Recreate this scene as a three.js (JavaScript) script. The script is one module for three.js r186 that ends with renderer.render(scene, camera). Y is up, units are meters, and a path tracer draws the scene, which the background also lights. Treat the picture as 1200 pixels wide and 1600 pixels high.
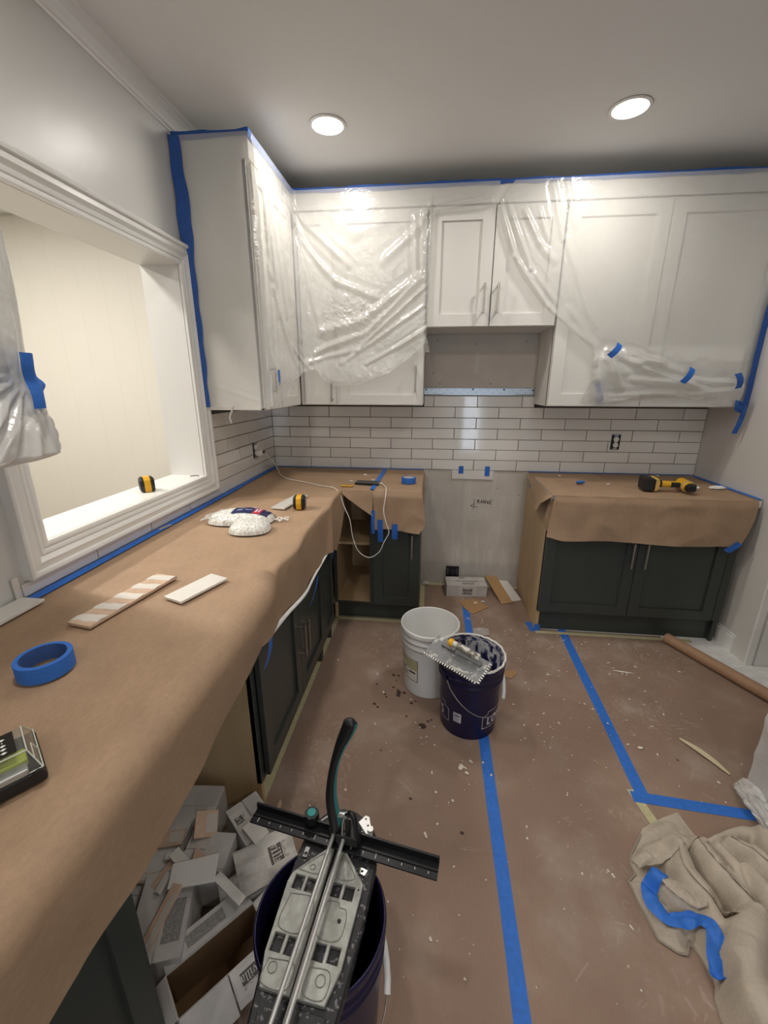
import * as THREE from 'three';
import { RoundedBoxGeometry } from 'three/addons/geometries/RoundedBoxGeometry.js';
import { mergeGeometries } from 'three/addons/utils/BufferGeometryUtils.js';
import { RectAreaLightUniformsLib } from 'three/addons/lights/RectAreaLightUniformsLib.js';

// ---------------------------------------------------------------- camera, sky, exposure
const scene = new THREE.Scene();
const camera = new THREE.PerspectiveCamera(101.43, 0.75, 0.05, 60);
camera.rotation.order = 'YXZ';
camera.position.set(1.1892, 1.5445, 3.1031);
camera.rotation.set(-0.2978, 0.1082, 0.001);
const renderer = new THREE.WebGLRenderer({ antialias: true });
renderer.toneMapping = THREE.LinearToneMapping;
renderer.toneMappingExposure = 1.12;
renderer.shadowMap.enabled = true;
RectAreaLightUniformsLib.init();
scene.background = new THREE.Color(5, 5.8, 6.8);     // overcast sky, seen only by the rear window
const LAMPS = [[0.675, 0.784, 0.8], [2.0, 0.769, 0.8], [0.675, 2.45, 0.8], [2.0, 2.45, 0.7], [0.675, 4.1, 0.95], [2.0, 4.1, 0.95]];   // recessed ceiling lights: x, z, power
const LAMP_POWER = 150;
const DINING = [[-0.75, 1.7, 110], [-1.6, 1.5, 320]];       // lamps of the room beyond the opening: x, z, power

// ---------------------------------------------------------------- helpers
const CEIL = 2.68, CT = 0.931;      // ceiling height, top of the papered counter
let seed = 7;
const rnd = () => { seed = (seed * 1664525 + 1013904223) >>> 0; return seed / 4294967296; };
const rr = (a, b) => a + (b - a) * rnd();
const clamp = (x, a = 0, b = 1) => Math.min(b, Math.max(a, x));
const lerp = (a, b, t) => a + (b - a) * t;
const smooth = (a, b, x) => { const t = clamp((x - a) / (b - a)); return t * t * (3 - 2 * t); };
const V = (x, y, z) => new THREE.Vector3(x, y, z);
function table(rows, x) {            // piecewise linear look-up in [[x, y], ...]
  if (x <= rows[0][0]) return rows[0][1];
  for (let i = 1; i < rows.length; i++) if (x <= rows[i][0]) return lerp(rows[i - 1][1], rows[i][1], (x - rows[i - 1][0]) / (rows[i][0] - rows[i - 1][0]));
  return rows[rows.length - 1][1];
}
function hash(i, j, s) { let h = (i * 374761393 + j * 668265263 + s * 1274126177) | 0; h = Math.imul(h ^ (h >>> 13), 1274126177); return ((h ^ (h >>> 16)) >>> 0) / 4294967296; }
function vnoise(x, y, s = 0, per = 0) {
  let i = Math.floor(x), j = Math.floor(y); const fx = x - i, fy = y - j;
  const u = fx * fx * (3 - 2 * fx), v = fy * fy * (3 - 2 * fy);
  const m = (a) => (per ? ((a % per) + per) % per : a);
  const a = hash(m(i), m(j), s), b = hash(m(i + 1), m(j), s), c = hash(m(i), m(j + 1), s), d = hash(m(i + 1), m(j + 1), s);
  return a + (b - a) * u + (c - a) * v + (a - b - c + d) * u * v;
}
function fbm(x, y, s = 0, oct = 4, per = 0) { let t = 0, a = 0.5, f = 1; for (let k = 0; k < oct; k++) { t += a * vnoise(x * f, y * f, s + k * 17, per * f); a *= 0.5; f *= 2; } return t / (1 - Math.pow(0.5, oct)); }

const used = {};
function numbered(name) { const n = used[name] = (used[name] ?? -1) + 1; return n ? name + '_' + String(n).padStart(3, '0') : name; }
function finish(o, label, category, group, kind) {
  if (label) o.userData.label = label;
  if (category) o.userData.category = category;
  if (group) o.userData.group = group;
  if (kind) o.userData.kind = kind;
  return o;
}
function thing(name, label, category, p = [0, 0, 0], turn = 0, group) {
  const o = new THREE.Group(); o.name = numbered(name); scene.add(o);
  o.position.set(...p); o.rotation.y = turn;
  return finish(o, label, category, group);
}
function struct(name, geo, mat) { const o = mesh(name, geo, mat, scene); o.name = name; o.userData.kind = 'structure'; return o; }
function plain(g) {                   // position, normal and uv only, without an index, so that any two can be merged
  g = g.index ? g.toNonIndexed() : g;
  for (const k of Object.keys(g.attributes)) if (!['position', 'normal', 'uv'].includes(k)) g.deleteAttribute(k);
  if (!g.attributes.normal) g.computeVertexNormals();
  if (!g.attributes.uv) uvBox(g);
  return g;
}
function uvBox(g) {                   // uv in metres, by the way each face looks
  const p = g.attributes.position, n = g.attributes.normal, uv = new Float32Array(p.count * 2);
  for (let i = 0; i < p.count; i++) {
    const ax = Math.abs(n.getX(i)), ay = Math.abs(n.getY(i)), az = Math.abs(n.getZ(i)), x = p.getX(i), y = p.getY(i), z = p.getZ(i);
    const q = ay >= ax && ay >= az ? [x, -z] : ax >= az ? [z, y] : [x, y];
    uv[2 * i] = q[0]; uv[2 * i + 1] = q[1];
  }
  g.setAttribute('uv', new THREE.BufferAttribute(uv, 2));
  return g;
}
function merge(list) { return list.length === 1 ? plain(list[0]) : mergeGeometries(list.map(plain)); }
function mesh(name, geo, mat, parent, label) {
  const m = new THREE.Mesh(Array.isArray(geo) ? merge(geo) : geo, mat);
  m.name = parent === scene ? numbered(name) : name;
  m.castShadow = m.receiveShadow = true;
  if (label) m.userData.label = label;
  (parent ?? scene).add(m);
  return m;
}
function bx(w, h, d, x = 0, y = 0, z = 0, b = 0.0015, rot) {   // box with small rounded edges, centred at x, y, z
  const g = uvBox(plain(new RoundedBoxGeometry(w, h, d, 1, Math.min(b, w / 2.05, h / 2.05, d / 2.05))));
  if (rot) g.applyMatrix4(new THREE.Matrix4().makeRotationFromEuler(new THREE.Euler(...rot)));
  return g.translate(x, y, z);
}
function raw(w, h, d, x = 0, y = 0, z = 0) { return uvBox(plain(new THREE.BoxGeometry(w, h, d))).translate(x, y, z); }
function span(x0, x1, y0, y1, z0, z1, b) { return b === 0 ? raw(x1 - x0, y1 - y0, z1 - z0, (x0 + x1) / 2, (y0 + y1) / 2, (z0 + z1) / 2) : bx(x1 - x0, y1 - y0, z1 - z0, (x0 + x1) / 2, (y0 + y1) / 2, (z0 + z1) / 2, b); }
function uvWorld(g, f) { const p = g.attributes.position, uv = new Float32Array(p.count * 2); for (let i = 0; i < p.count; i++) { const q = f(p.getX(i), p.getY(i), p.getZ(i)); uv[2 * i] = q[0]; uv[2 * i + 1] = q[1]; } g.setAttribute('uv', new THREE.BufferAttribute(uv, 2)); return g; }
function grid(nu, nv, f, fuv) {       // surface over u, v in 0..1
  const pos = [], uv = [], idx = [];
  for (let j = 0; j <= nv; j++) for (let i = 0; i <= nu; i++) { const q = f(i / nu, j / nv); pos.push(q[0], q[1], q[2]); const t = fuv ? fuv(i / nu, j / nv) : [i / nu, j / nv]; uv.push(t[0], t[1]); }
  for (let j = 0; j < nv; j++) for (let i = 0; i < nu; i++) { const a = j * (nu + 1) + i, b = a + 1, c = a + nu + 1, d = c + 1; idx.push(a, b, d, a, d, c); }
  const g = new THREE.BufferGeometry();
  g.setAttribute('position', new THREE.Float32BufferAttribute(pos, 3));
  g.setAttribute('uv', new THREE.Float32BufferAttribute(uv, 2));
  g.setIndex(idx); g.computeVertexNormals();
  return g;
}
function ribbon(pts, w, side, lift = 0) {   // flat strip along pts; side(i) or one vector says which way its width runs
  const c = new THREE.CatmullRomCurve3(pts.map((p) => V(...p)), false, 'centripetal'), n = Math.max(2, pts.length * 5);
  return grid(1, n, (u, v) => { const p = c.getPoint(v), s = typeof side === 'function' ? side(v) : side; const k = (u - 0.5) * (typeof w === 'function' ? w(v) : w); return [p.x + s[0] * k, p.y + s[1] * k + lift, p.z + s[2] * k]; }, (u, v) => [u * 0.04, v * c.getLength()]);
}
function slabStrip(x0, z0, x1, z1, w, y, t = 0.0006) {       // a flat strip with thickness lying on a level surface
  const L = Math.hypot(x1 - x0, z1 - z0), n = Math.max(2, Math.round(L / 0.05)), g = [];
  const gg = new THREE.BoxGeometry(L, t, w, n, 1, 1).toNonIndexed(), p = gg.attributes.position;
  for (let i = 0; i < p.count; i++) if (Math.abs(p.getZ(i)) > w * 0.4) p.setZ(i, p.getZ(i) + (vnoise(p.getX(i) * 9, p.getZ(i) > 0 ? 3 : 8, 5) - 0.5) * w * 0.05);
  gg.computeVertexNormals();
  gg.rotateY(-Math.atan2(z1 - z0, x1 - x0)).translate((x0 + x1) / 2, y + t / 2, (z0 + z1) / 2);
  return uvBox(plain(gg));
}
function tube(pts, r, seg = 60, rad = 8, closed = false) { return plain(new THREE.TubeGeometry(new THREE.CatmullRomCurve3(pts.map((p) => V(...p)), closed, 'centripetal'), seg, r, rad, closed)); }
function cyl(r0, r1, h, x = 0, y = 0, z = 0, seg = 24, rot) { const g = plain(new THREE.CylinderGeometry(r0, r1, h, seg)); if (rot) g.applyMatrix4(new THREE.Matrix4().makeRotationFromEuler(new THREE.Euler(...rot))); return g.translate(x, y, z); }
function lathe(rows, seg = 48) { return plain(new THREE.LatheGeometry(rows.map((r) => new THREE.Vector2(r[0], r[1])), seg)); }
function poly(pts, depth, bevel = 0, holes = []) {            // extruded outline in the x, y plane, z from 0 to depth
  const s = new THREE.Shape(pts.map((p) => new THREE.Vector2(p[0], p[1])));
  for (const h of holes) s.holes.push(new THREE.Path(h.map((p) => new THREE.Vector2(p[0], p[1]))));
  return plain(new THREE.ExtrudeGeometry(s, { depth: depth - 2 * bevel, bevelEnabled: bevel > 0, bevelSize: bevel, bevelThickness: bevel, bevelSegments: 1, bevelOffset: -bevel, curveSegments: 12 }).translate(0, 0, bevel));
}
function sheet(pts, y, t) { return uvBox(poly(pts.map(([x, z]) => [x, -z]), t).rotateX(-Math.PI / 2).translate(0, y, 0)); }   // flat outline given in x, z
function subdivide(g, f) { const p = g.attributes.position; for (let i = 0; i < p.count; i++) { const q = f(p.getX(i), p.getY(i), p.getZ(i)); p.setXYZ(i, q[0], q[1], q[2]); } g.computeVertexNormals(); return g; }

// ---------------------------------------------------------------- textures
function dataTex(n, f, rep, color = true, m = n) {
  const d = new Uint8Array(n * m * 4);
  for (let y = 0; y < m; y++) for (let x = 0; x < n; x++) { const c = f(x / n, y / m); const o = (y * n + x) * 4; if (Array.isArray(c)) { d[o] = c[0]; d[o + 1] = c[1]; d[o + 2] = c[2]; } else d[o] = d[o + 1] = d[o + 2] = c; d[o + 3] = 255; }
  const t = new THREE.DataTexture(d, n, m); t.magFilter = THREE.LinearFilter; t.minFilter = THREE.LinearMipmapLinearFilter; t.generateMipmaps = true;
  t.wrapS = t.wrapT = THREE.RepeatWrapping; if (color) t.colorSpace = THREE.SRGBColorSpace; if (rep) t.repeat.set(rep, rep); t.needsUpdate = true; return t;
}
function canvasTex(w, h, draw) { const c = document.createElement('canvas'); c.width = w; c.height = h; draw(c.getContext('2d'), w, h); const t = new THREE.CanvasTexture(c); t.colorSpace = THREE.SRGBColorSpace; t.wrapS = t.wrapT = THREE.ClampToEdgeWrapping; return t; }
const tone = (c, k) => c.map((x) => clamp(x * k, 0, 255));
const std = (o) => new THREE.MeshStandardMaterial(o);
const phys = (o) => new THREE.MeshPhysicalMaterial(o);
const bumpFine = dataTex(256, (u, v) => 255 * fbm(u * 24, v * 24, 3, 3, 24), 4, false);
const bumpSoft = dataTex(256, (u, v) => 255 * fbm(u * 6, v * 6, 9, 4, 6), 2, false);
const kraftMap = (c, s) => dataTex(512, (u, v) => { const k = 0.93 + 0.1 * fbm(u * 8, v * 8, s, 4, 8) + 0.05 * (vnoise(u * 170, v * 60, s + 4, 10) - 0.5) + 0.05 * (hash(Math.floor(u * 512), Math.floor(v * 512), s) - 0.5); return tone(c, k); }, 1.6);
const M = {
  wall: phys({ color: 0xd3d3d0, roughness: 0.34, bumpMap: bumpSoft, bumpScale: 0.0008 }),
  rightWall: std({ color: 0xd3d0cb, roughness: 0.6, bumpMap: bumpFine, bumpScale: 0.0005 }),
  ceiling: std({ color: 0xeaeae8, roughness: 0.75, bumpMap: bumpFine, bumpScale: 0.0005 }),
  trim: phys({ color: 0xe9e9e6, roughness: 0.25 }),
  cream: std({ color: 0xe2dfd6, roughness: 0.55, bumpMap: bumpFine, bumpScale: 0.0004 }),
  white: phys({ color: 0xe6e4de, roughness: 0.38 }),
  green: phys({ color: 0x3b413e, roughness: 0.36, bumpMap: bumpFine, bumpScale: 0.0001 }),
  maple: std({ map: dataTex(256, (u, v) => tone([196, 168, 128], 0.9 + 0.14 * fbm(u * 20, v * 2, 31, 4, 20)), 1.5), roughness: 0.5 }),
  quartz: phys({ color: 0xe4e4e2, roughness: 0.2 }),
  kraft: std({ map: kraftMap([168, 140, 113], 11), roughness: 0.72, side: THREE.DoubleSide, bumpMap: bumpSoft, bumpScale: 0.0015 }),
  nickel: std({ color: 0xb9b6ae, roughness: 0.32, metalness: 1 }),
  chrome: std({ color: 0xd8d8d8, roughness: 0.12, metalness: 1 }),
  railSteel: std({ color: 0xd6d8d6, roughness: 0.36, metalness: 0.65 }),
  steel: std({ color: 0xb4bcc4, roughness: 0.34, metalness: 1, bumpMap: bumpFine, bumpScale: 0.0002 }),
  blue: std({ map: dataTex(128, (u, v) => tone([46, 113, 206], 0.92 + 0.14 * fbm(u * 12, v * 12, 41, 3, 12)), 8), roughness: 0.62, side: THREE.DoubleSide, bumpMap: bumpFine, bumpScale: 0.0004 }),
  blueDark: std({ map: dataTex(128, (u, v) => { const k = fbm(u * 20, v * 20, 43, 3, 20); return tone([38, 88, 166], 0.78 + 0.36 * k); }, 12), roughness: 0.65, side: THREE.DoubleSide, bumpMap: bumpFine, bumpScale: 0.001 }),
  masking: std({ map: dataTex(128, (u, v) => tone([196, 190, 150], 0.9 + 0.14 * fbm(u * 10, v * 10, 47, 3, 10)), 8), roughness: 0.7, side: THREE.DoubleSide }),
  black: std({ color: 0x17181a, roughness: 0.45 }),
  blackDusty: std({ map: dataTex(256, (u, v) => { const k = fbm(u * 30, v * 30, 51, 4, 30); return k > 0.68 ? [120, 120, 122] : tone([34, 34, 37], 0.8 + 0.5 * k); }, 5), roughness: 0.5 }),
  yellow: std({ color: 0xe0a818, roughness: 0.45 }),
  cardboard: std({ map: dataTex(256, (u, v) => tone([178, 140, 98], 0.92 + 0.12 * fbm(u * 60, v * 4, 61, 3, 60)), 4), roughness: 0.85 }),
  clay: std({ map: dataTex(256, (u, v) => tone([204, 176, 152], 0.9 + 0.15 * fbm(u * 16, v * 16, 63, 4, 16)), 5), roughness: 0.85 }),
  film: phys({ color: 0xf4f4f2, roughness: 0.17, transmission: 0.66, thickness: 0, side: THREE.DoubleSide, ior: 1.5, bumpMap: bumpFine, bumpScale: 0.0008 }),
  filmThick: phys({ color: 0xeeeeec, roughness: 0.22, transmission: 0.42, thickness: 0, side: THREE.DoubleSide, ior: 1.5, bumpMap: bumpFine, bumpScale: 0.0012 }),
};
M.tile = [0xe3e0d9, 0xdedbd4, 0xe7e4dd].map((c) => phys({ color: c, roughness: 0.2, clearcoat: 1, clearcoatRoughness: 0.06, bumpMap: bumpSoft, bumpScale: 0.0022 }));

// ---------------------------------------------------------------- the setting
const subfloorMap = canvasTex(1200, 1200, (c, w, h) => {              // 4.9 m by 5.6 m of bare floor, white with plaster dust at the right
  const im = c.createImageData(w, h), s = 5.6 / 1200;
  for (let j = 0; j < h; j++) for (let i = 0; i < w; i++) {
    const x = -0.2 + i * s, z = -0.2 + j * s, dusty = smooth(2.45, 2.72, x + 0.16 * (fbm(x * 5, z * 5, 71, 4) - 0.5)) ;
    const n = fbm(x * 14, z * 14, 73, 4), g = fbm(x * 60, z * 60, 77, 2), o = (j * w + i) * 4, b = [118 + 26 * n, 106 + 24 * n, 92 + 22 * n];
    const d = [206 + 40 * (n - 0.3) + 20 * g, 207 + 40 * (n - 0.3) + 20 * g, 205 + 40 * (n - 0.3) + 20 * g];
    for (let k = 0; k < 3; k++) im.data[o + k] = lerp(b[k], d[k], dusty); im.data[o + 3] = 255;
  }
  c.putImageData(im, 0, 0);
});
struct('floor', uvWorld(raw(8, 0.1, 5.7, 0.9, -0.05, 2.6), (x, y, z) => [clamp((x + 0.2) / 5.6), clamp(1 - (z + 0.2) / 5.6)]), std({ map: subfloorMap, roughness: 0.85, bumpMap: bumpSoft, bumpScale: 0.001 }));
const ceiling = struct('ceiling', raw(8, 0.1, 5.7, 0.9, CEIL + 0.05, 2.6), M.ceiling);
const wallBack = struct('wall_back', [raw(5.0, 2.7, 0.14, 2.33, 1.33, -0.078)], M.rightWall);
const OY0 = 1.074, OY1 = 2.071, OZ0 = 1.03, OZ1 = 2.0;               // the pass-through opening in the left wall
const wallLeft = struct('wall_left', [
  span(-0.17, 0, 0, OY0 - 0.015, -0.15, 5.35, 0), span(-0.17, 0, OY1 + 0.015, 2.69, -0.15, 5.35, 0),
  span(-0.17, 0, OY0 - 0.015, OY1 + 0.015, -0.15, OZ0 - 0.015, 0), span(-0.17, 0, OY0 - 0.015, OY1 + 0.015, OZ1 + 0.015, 5.35, 0)], M.wall);
const WX = 3.032;
struct('wall_right', [span(WX, WX + 0.15, 0, 2.69, -0.15, 0.84, 0), span(WX + 0.15, 4.75, 0, 2.69, 0.69, 0.84, 0)], M.rightWall);
struct('wall_far_right', [span(4.7, 4.85, 0, 2.69, 0.7, 5.35, 0)], M.rightWall);
const RW = [1.8, 2.12, 0.25, 2.02];                                   // narrow glazed opening in the wall behind the camera
struct('wall_rear', [span(-3.1, RW[0], 0, 2.69, 5.2, 5.35, 0), span(RW[1], 4.8, 0, 2.69, 5.2, 5.35, 0), span(RW[0], RW[1], 0, RW[2], 5.2, 5.35, 0), span(RW[0], RW[1], RW[3], 2.69, 5.2, 5.35, 0)], M.rightWall);
const rearWindow = struct('window_2', [span(RW[0] - 0.07, RW[0], RW[2] - 0.07, RW[3] + 0.07, 5.17, 5.22), span(RW[1], RW[1] + 0.07, RW[2] - 0.07, RW[3] + 0.07, 5.17, 5.22), span(RW[0], RW[1], RW[2] - 0.07, RW[2], 5.17, 5.22), span(RW[0], RW[1], RW[3], RW[3] + 0.07, 5.17, 5.22)], M.trim);
mesh('pane', raw(RW[1] - RW[0], RW[3] - RW[2], 0.004, (RW[0] + RW[1]) / 2, (RW[2] + RW[3]) / 2, 5.26), phys({ color: 0xffffff, roughness: 0.02, transmission: 1, thickness: 0 }), rearWindow);

// room beyond the opening: board-panelled cream wall
const dining = struct('wall_dining', [span(-3.0, -0.171, 0, 2.69, -0.16, -0.012, 0)], M.cream);
for (let k = 0; k < 14; k++) { const x1 = -0.172 - k * 0.2; mesh('panel_board', bx(0.19985, 2.66, 0.012, x1 - 0.1, 1.335, -0.008, 0.0008), M.cream, dining); }
struct('wall_dining_side', [span(-3.1, -2.96, 0, 2.69, -0.15, 5.35, 0)], M.cream);

// the casing round the opening: moulded profile, mitred at the corners
const PROFILE = [[0, 0], [0, 0.014], [0.006, 0.017], [0.014, 0.017], [0.017, 0.013], [0.021, 0.013], [0.024, 0.018], [0.033, 0.020], [0.036, 0.016], [0.04, 0.018], [0.052, 0.029], [0.066, 0.026], [0.074, 0.024], [0.077, 0.034], [0.086, 0.036], [0.092, 0.033], [0.092, 0]];
function casing(side) {                // one mitred piece: offset u outwards from the opening, h proud of the wall
  const ends = { bottom: [[-1, -1], [1, -1]], top: [[-1, 1], [1, 1]], far: [[-1, -1], [-1, 1]], near: [[1, -1], [1, 1]] }[side];
  const ring = ([sz, sy]) => PROFILE.map(([u, h]) => [h, sy < 0 ? OY0 - u : OY1 + u, sz < 0 ? OZ0 - u : OZ1 + u]);
  const a = ring(ends[0]), b = ring(ends[1]), n = PROFILE.length, pos = [];
  for (let i = 0; i < n - 1; i++) for (const q of [a[i], b[i], b[i + 1], a[i], b[i + 1], a[i + 1]]) pos.push(...q);
  const g = new THREE.BufferGeometry(); g.setAttribute('position', new THREE.Float32BufferAttribute(pos, 3)); g.computeVertexNormals();
  const nn = g.attributes.normal;      // turn the faces outwards
  if (nn.getX(3 * 2 * 8) < 0) { for (let i = 0; i < pos.length; i += 9) for (let k = 0; k < 3; k++) { const t = pos[i + 3 + k]; pos[i + 3 + k] = pos[i + 6 + k]; pos[i + 6 + k] = t; } g.setAttribute('position', new THREE.Float32BufferAttribute(pos, 3)); g.computeVertexNormals(); }
  return uvBox(plain(g));
}
const opening = struct('window_1', [span(-0.185, 0.002, OY1, OY1 + 0.015, OZ0 - 0.015, OZ1 + 0.015, 0), span(-0.185, 0.002, OY0, OY1, OZ0 - 0.015, OZ0, 0), span(-0.185, 0.002, OY0, OY1, OZ1, OZ1 + 0.015, 0)], M.trim);
mesh('window_sill', span(-0.19, 0.004, OY0 - 0.015, OY0, OZ0 - 0.015, OZ1 + 0.015), M.trim, opening);
for (const s of ['bottom', 'top', 'far', 'near']) mesh('casing', casing(s), M.trim, opening);

// crown moulding
const CROWN = [[0, 0.073], [0.006, 0.073], [0.008, 0.066], [0.016, 0.062], [0.018, 0.052], [0.03, 0.032], [0.042, 0.022], [0.044, 0.016], [0.052, 0.012], [0.056, 0.004], [0.056, 0]];   // out from the wall, down from the ceiling
function crown(path) {
  const pos = [], P = path;
  const at = (k, [o, d]) => { const [x, z, nx, nz] = P[k]; return [x + nx * o, CEIL - d, z + nz * o]; };
  for (let k = 0; k < P.length - 1; k++) for (let i = 0; i < CROWN.length - 1; i++) { const a = at(k, CROWN[i]), b = at(k + 1, CROWN[i]), c = at(k + 1, CROWN[i + 1]), d = at(k, CROWN[i + 1]); for (const q of [a, c, b, a, d, c]) pos.push(...q); }
  const g = new THREE.BufferGeometry(); g.setAttribute('position', new THREE.Float32BufferAttribute(pos, 3)); return uvBox(plain(g));
}
const crownMat = phys({ color: 0xe8e8e6, roughness: 0.35, side: THREE.DoubleSide });
struct('trim_1', crown([[0, 5.2, 1, 0], [0, 0, 1, 1], [WX, 0, -1, 1], [WX, 0.84, -1, 0]]), crownMat);
struct('baseboard_right', [span(WX - 0.014, WX, 0, 0.1, 0.585, 0.735), span(WX - 0.009, WX, 0.1, 0.116, 0.585, 0.735)], M.trim);
struct('trim_2', [span(WX - 0.006, WX + 0.03, 0, CEIL - 0.08, 0.838, 0.852), span(WX + 0.045, 4.0, 0.0, CEIL - 0.08, 0.838, 0.848)], M.trim);

// patched drywall between the counters and above, with its pencilled note
const drywallMap = canvasTex(1000, 1024, (c, w, h) => {                // 0.8 m wide (x 1.13 to 1.93), 0.93 m high
  const im = c.createImageData(w, h);
  for (let j = 0; j < h; j++) for (let i = 0; i < w; i++) {
    const n = fbm(i / 120, j / 120, 81, 4), m = fbm(i / 30, j / 260, 83, 3), o = (j * w + i) * 4, low = smooth(0.19, 0.24, 1 - j / h + 0.02 * m) ;
    const a = [206, 199, 188], b = [190, 185, 177], k = 0.95 + 0.07 * n;
    for (let q = 0; q < 3; q++) im.data[o + q] = lerp(b[q], a[q], low) * k + (m > 0.62 ? 6 : 0); im.data[o + 3] = 255;
  }
  c.putImageData(im, 0, 0);
  const X = (x) => (x - 1.13) / 0.8 * w, Y = (y) => (0.93 - y) / 0.93 * h;
  c.fillStyle = 'rgba(222,217,208,0.22)';
  for (const [x, y, rw, rh] of [[1.55, 0.64, 0.16, 0.2], [1.24, 0.52, 0.2, 0.12], [1.7, 0.4, 0.1, 0.3], [1.3, 0.8, 0.12, 0.1]]) { c.beginPath(); c.ellipse(X(x), Y(y), rw * 600, rh * 520, 0.2, 0, 7); c.fill(); }
  c.fillStyle = '#d8d5cf'; c.fillRect(X(1.43), Y(0.27), 26, 34);
  c.strokeStyle = '#1b1a19'; c.lineWidth = 4; c.lineCap = 'round';
  const line = (...p) => { c.beginPath(); p.forEach((q, i) => (i ? c.lineTo(X(q[0]), Y(q[1])) : c.moveTo(X(q[0]), Y(q[1])))); c.stroke(); };
  line([1.538, 0.712], [1.534, 0.632]); line([1.545, 0.676], [1.525, 0.668], [1.512, 0.656], [1.53, 0.654], [1.565, 0.65]);
  c.lineWidth = 5;
  const L = { R: [[0, 0, 0, 1], [0, 1, 0.7, 0.8], [0.7, 0.8, 0.1, 0.5], [0.1, 0.5, 0.8, 0]], A: [[0, 0, 0.4, 1], [0.4, 1, 0.8, 0], [0.15, 0.4, 0.65, 0.4]], N: [[0, 0, 0.05, 1], [0.05, 1, 0.7, 0], [0.7, 0, 0.8, 1]], G: [[0.7, 1, 0.1, 0.6], [0.1, 0.6, 0.3, 0.1], [0.3, 0.1, 0.7, 0.4], [0.7, 0.5, 0.75, 0], [0.4, 0.45, 0.8, 0.45]], E: [[0.7, 1, 0.1, 0.9], [0.1, 0.9, 0.1, 0], [0.1, 0, 0.7, 0], [0.1, 0.5, 0.5, 0.5]] };
  [...'RANGE'].forEach((k, i) => L[k].forEach((s) => line([1.562 + i * 0.0225 + s[0] * 0.019, 0.681 - i * 0.001 + s[1] * 0.026], [1.562 + i * 0.0225 + s[2] * 0.019, 0.681 - i * 0.001 + s[3] * 0.026])));
  c.fillStyle = '#2a2826'; for (const [x, y] of [[1.18, 0.862], [1.21, 0.115], [1.7, 0.8], [1.86, 0.75]]) { c.beginPath(); c.arc(X(x), Y(y), 4, 0, 7); c.fill(); }
});
mesh('drywall', uvWorld(span(1.13, 1.93, 0, 0.93, -0.009, -0.001, 0), (x, y) => [(x - 1.13) / 0.8, y / 0.93]), std({ map: drywallMap, roughness: 0.8, bumpMap: bumpSoft, bumpScale: 0.0015 }), wallBack);
const upperMap = canvasTex(800, 512, (c, w, h) => {
  const im = c.createImageData(w, h);
  for (let j = 0; j < h; j++) for (let i = 0; i < w; i++) { const n = fbm(i / 90, j / 90, 85, 4), o = (j * w + i) * 4, pink = smooth(0.3, 0.4, j / h + 0.1 * n), k = 0.95 + 0.07 * n; const a = [206, 202, 196], b = [202, 192, 182]; for (let q = 0; q < 3; q++) im.data[o + q] = lerp(a[q], b[q], pink) * k; im.data[o + 3] = 255; }
  c.putImageData(im, 0, 0);
  c.fillStyle = 'rgba(206,203,198,0.7)'; c.fillRect(360, 150, 30, 190); c.fillRect(300, 90, 150, 16);
  c.fillStyle = '#3a3836'; for (const [x, y] of [[90, 60], [70, 330], [360, 90], [480, 420], [120, 420], [700, 70]]) { c.beginPath(); c.arc(x, y, 4, 0, 7); c.fill(); }
});
mesh('drywall', uvWorld(span(1.13, 1.91, 1.47, 1.87, -0.009, -0.001, 0), (x, y) => [(x - 1.13) / 0.78, (y - 1.47) / 0.4]), std({ map: upperMap, roughness: 0.8 }), wallBack);

// wall tiles, each its own piece, over a grey bed that shows in the open joints
const TP = 0.305, TH = 0.0752, TY0 = 0.934, JOINT = 0.0032;
const bed = std({ color: 0x55524e, roughness: 0.95 });
mesh('mortar_bed', [span(0, WX, TY0, TY0 + 6 * TH + 0.02, -0.004, 0.0022, 0), span(1.13, 1.92, TY0 + 6 * TH, TY0 + 7 * TH, -0.004, 0.0022, 0)], bed, wallBack);
mesh('mortar_bed', [span(-0.004, 0.0022, TY0, TY0 + 6 * TH + 0.02, 0.0, 0.9, 0), span(-0.004, 0.0022, TY0, TY0 + 0.036, 0.9, 2.11, 0)], bed, wallLeft);
const tileCache = {};
function wallTile(len, h, onLeft) {
  const k = [len.toFixed(3), h.toFixed(3), onLeft].join();
  if (!tileCache[k]) { const g = bx(len - JOINT, h - JOINT, 0.007, 0, 0, 0.0055, 0.0016); if (onLeft) g.rotateY(Math.PI / 2); tileCache[k] = g; }
  return tileCache[k];
}
function addTile(a0, a1, y0, h, onLeft, i) {
  if (a1 - a0 < 0.012) return;
  const m = mesh('tile', wallTile(a1 - a0, h, onLeft), M.tile[Math.floor(rnd() * 3)], onLeft ? wallLeft : wallBack);
  const mid = (a0 + a1) / 2;
  m.position.set(onLeft ? 0 : mid, y0 + h / 2, onLeft ? mid : 0);
  m.rotation.set(rr(-0.004, 0.004), rr(-0.003, 0.003), rr(-0.0015, 0.0015));
}
for (let r = 0; r < 7; r++) {
  const lo = r === 6 ? 1.139 : 0.008, hi = r === 6 ? 1.905 : WX, off = r % 2 ? 0.294 - TP / 2 : 0.294, y = TY0 + r * TH;
  for (let k = -1; k < 11; k++) { const a = Math.max(lo, off + (k - 1) * TP + (k < 0 ? 0 : 0)), b = Math.min(hi, off + k * TP); if (b > a) addTile(a, b, y, r === 6 ? TH : TH, false, k); }
}
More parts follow.
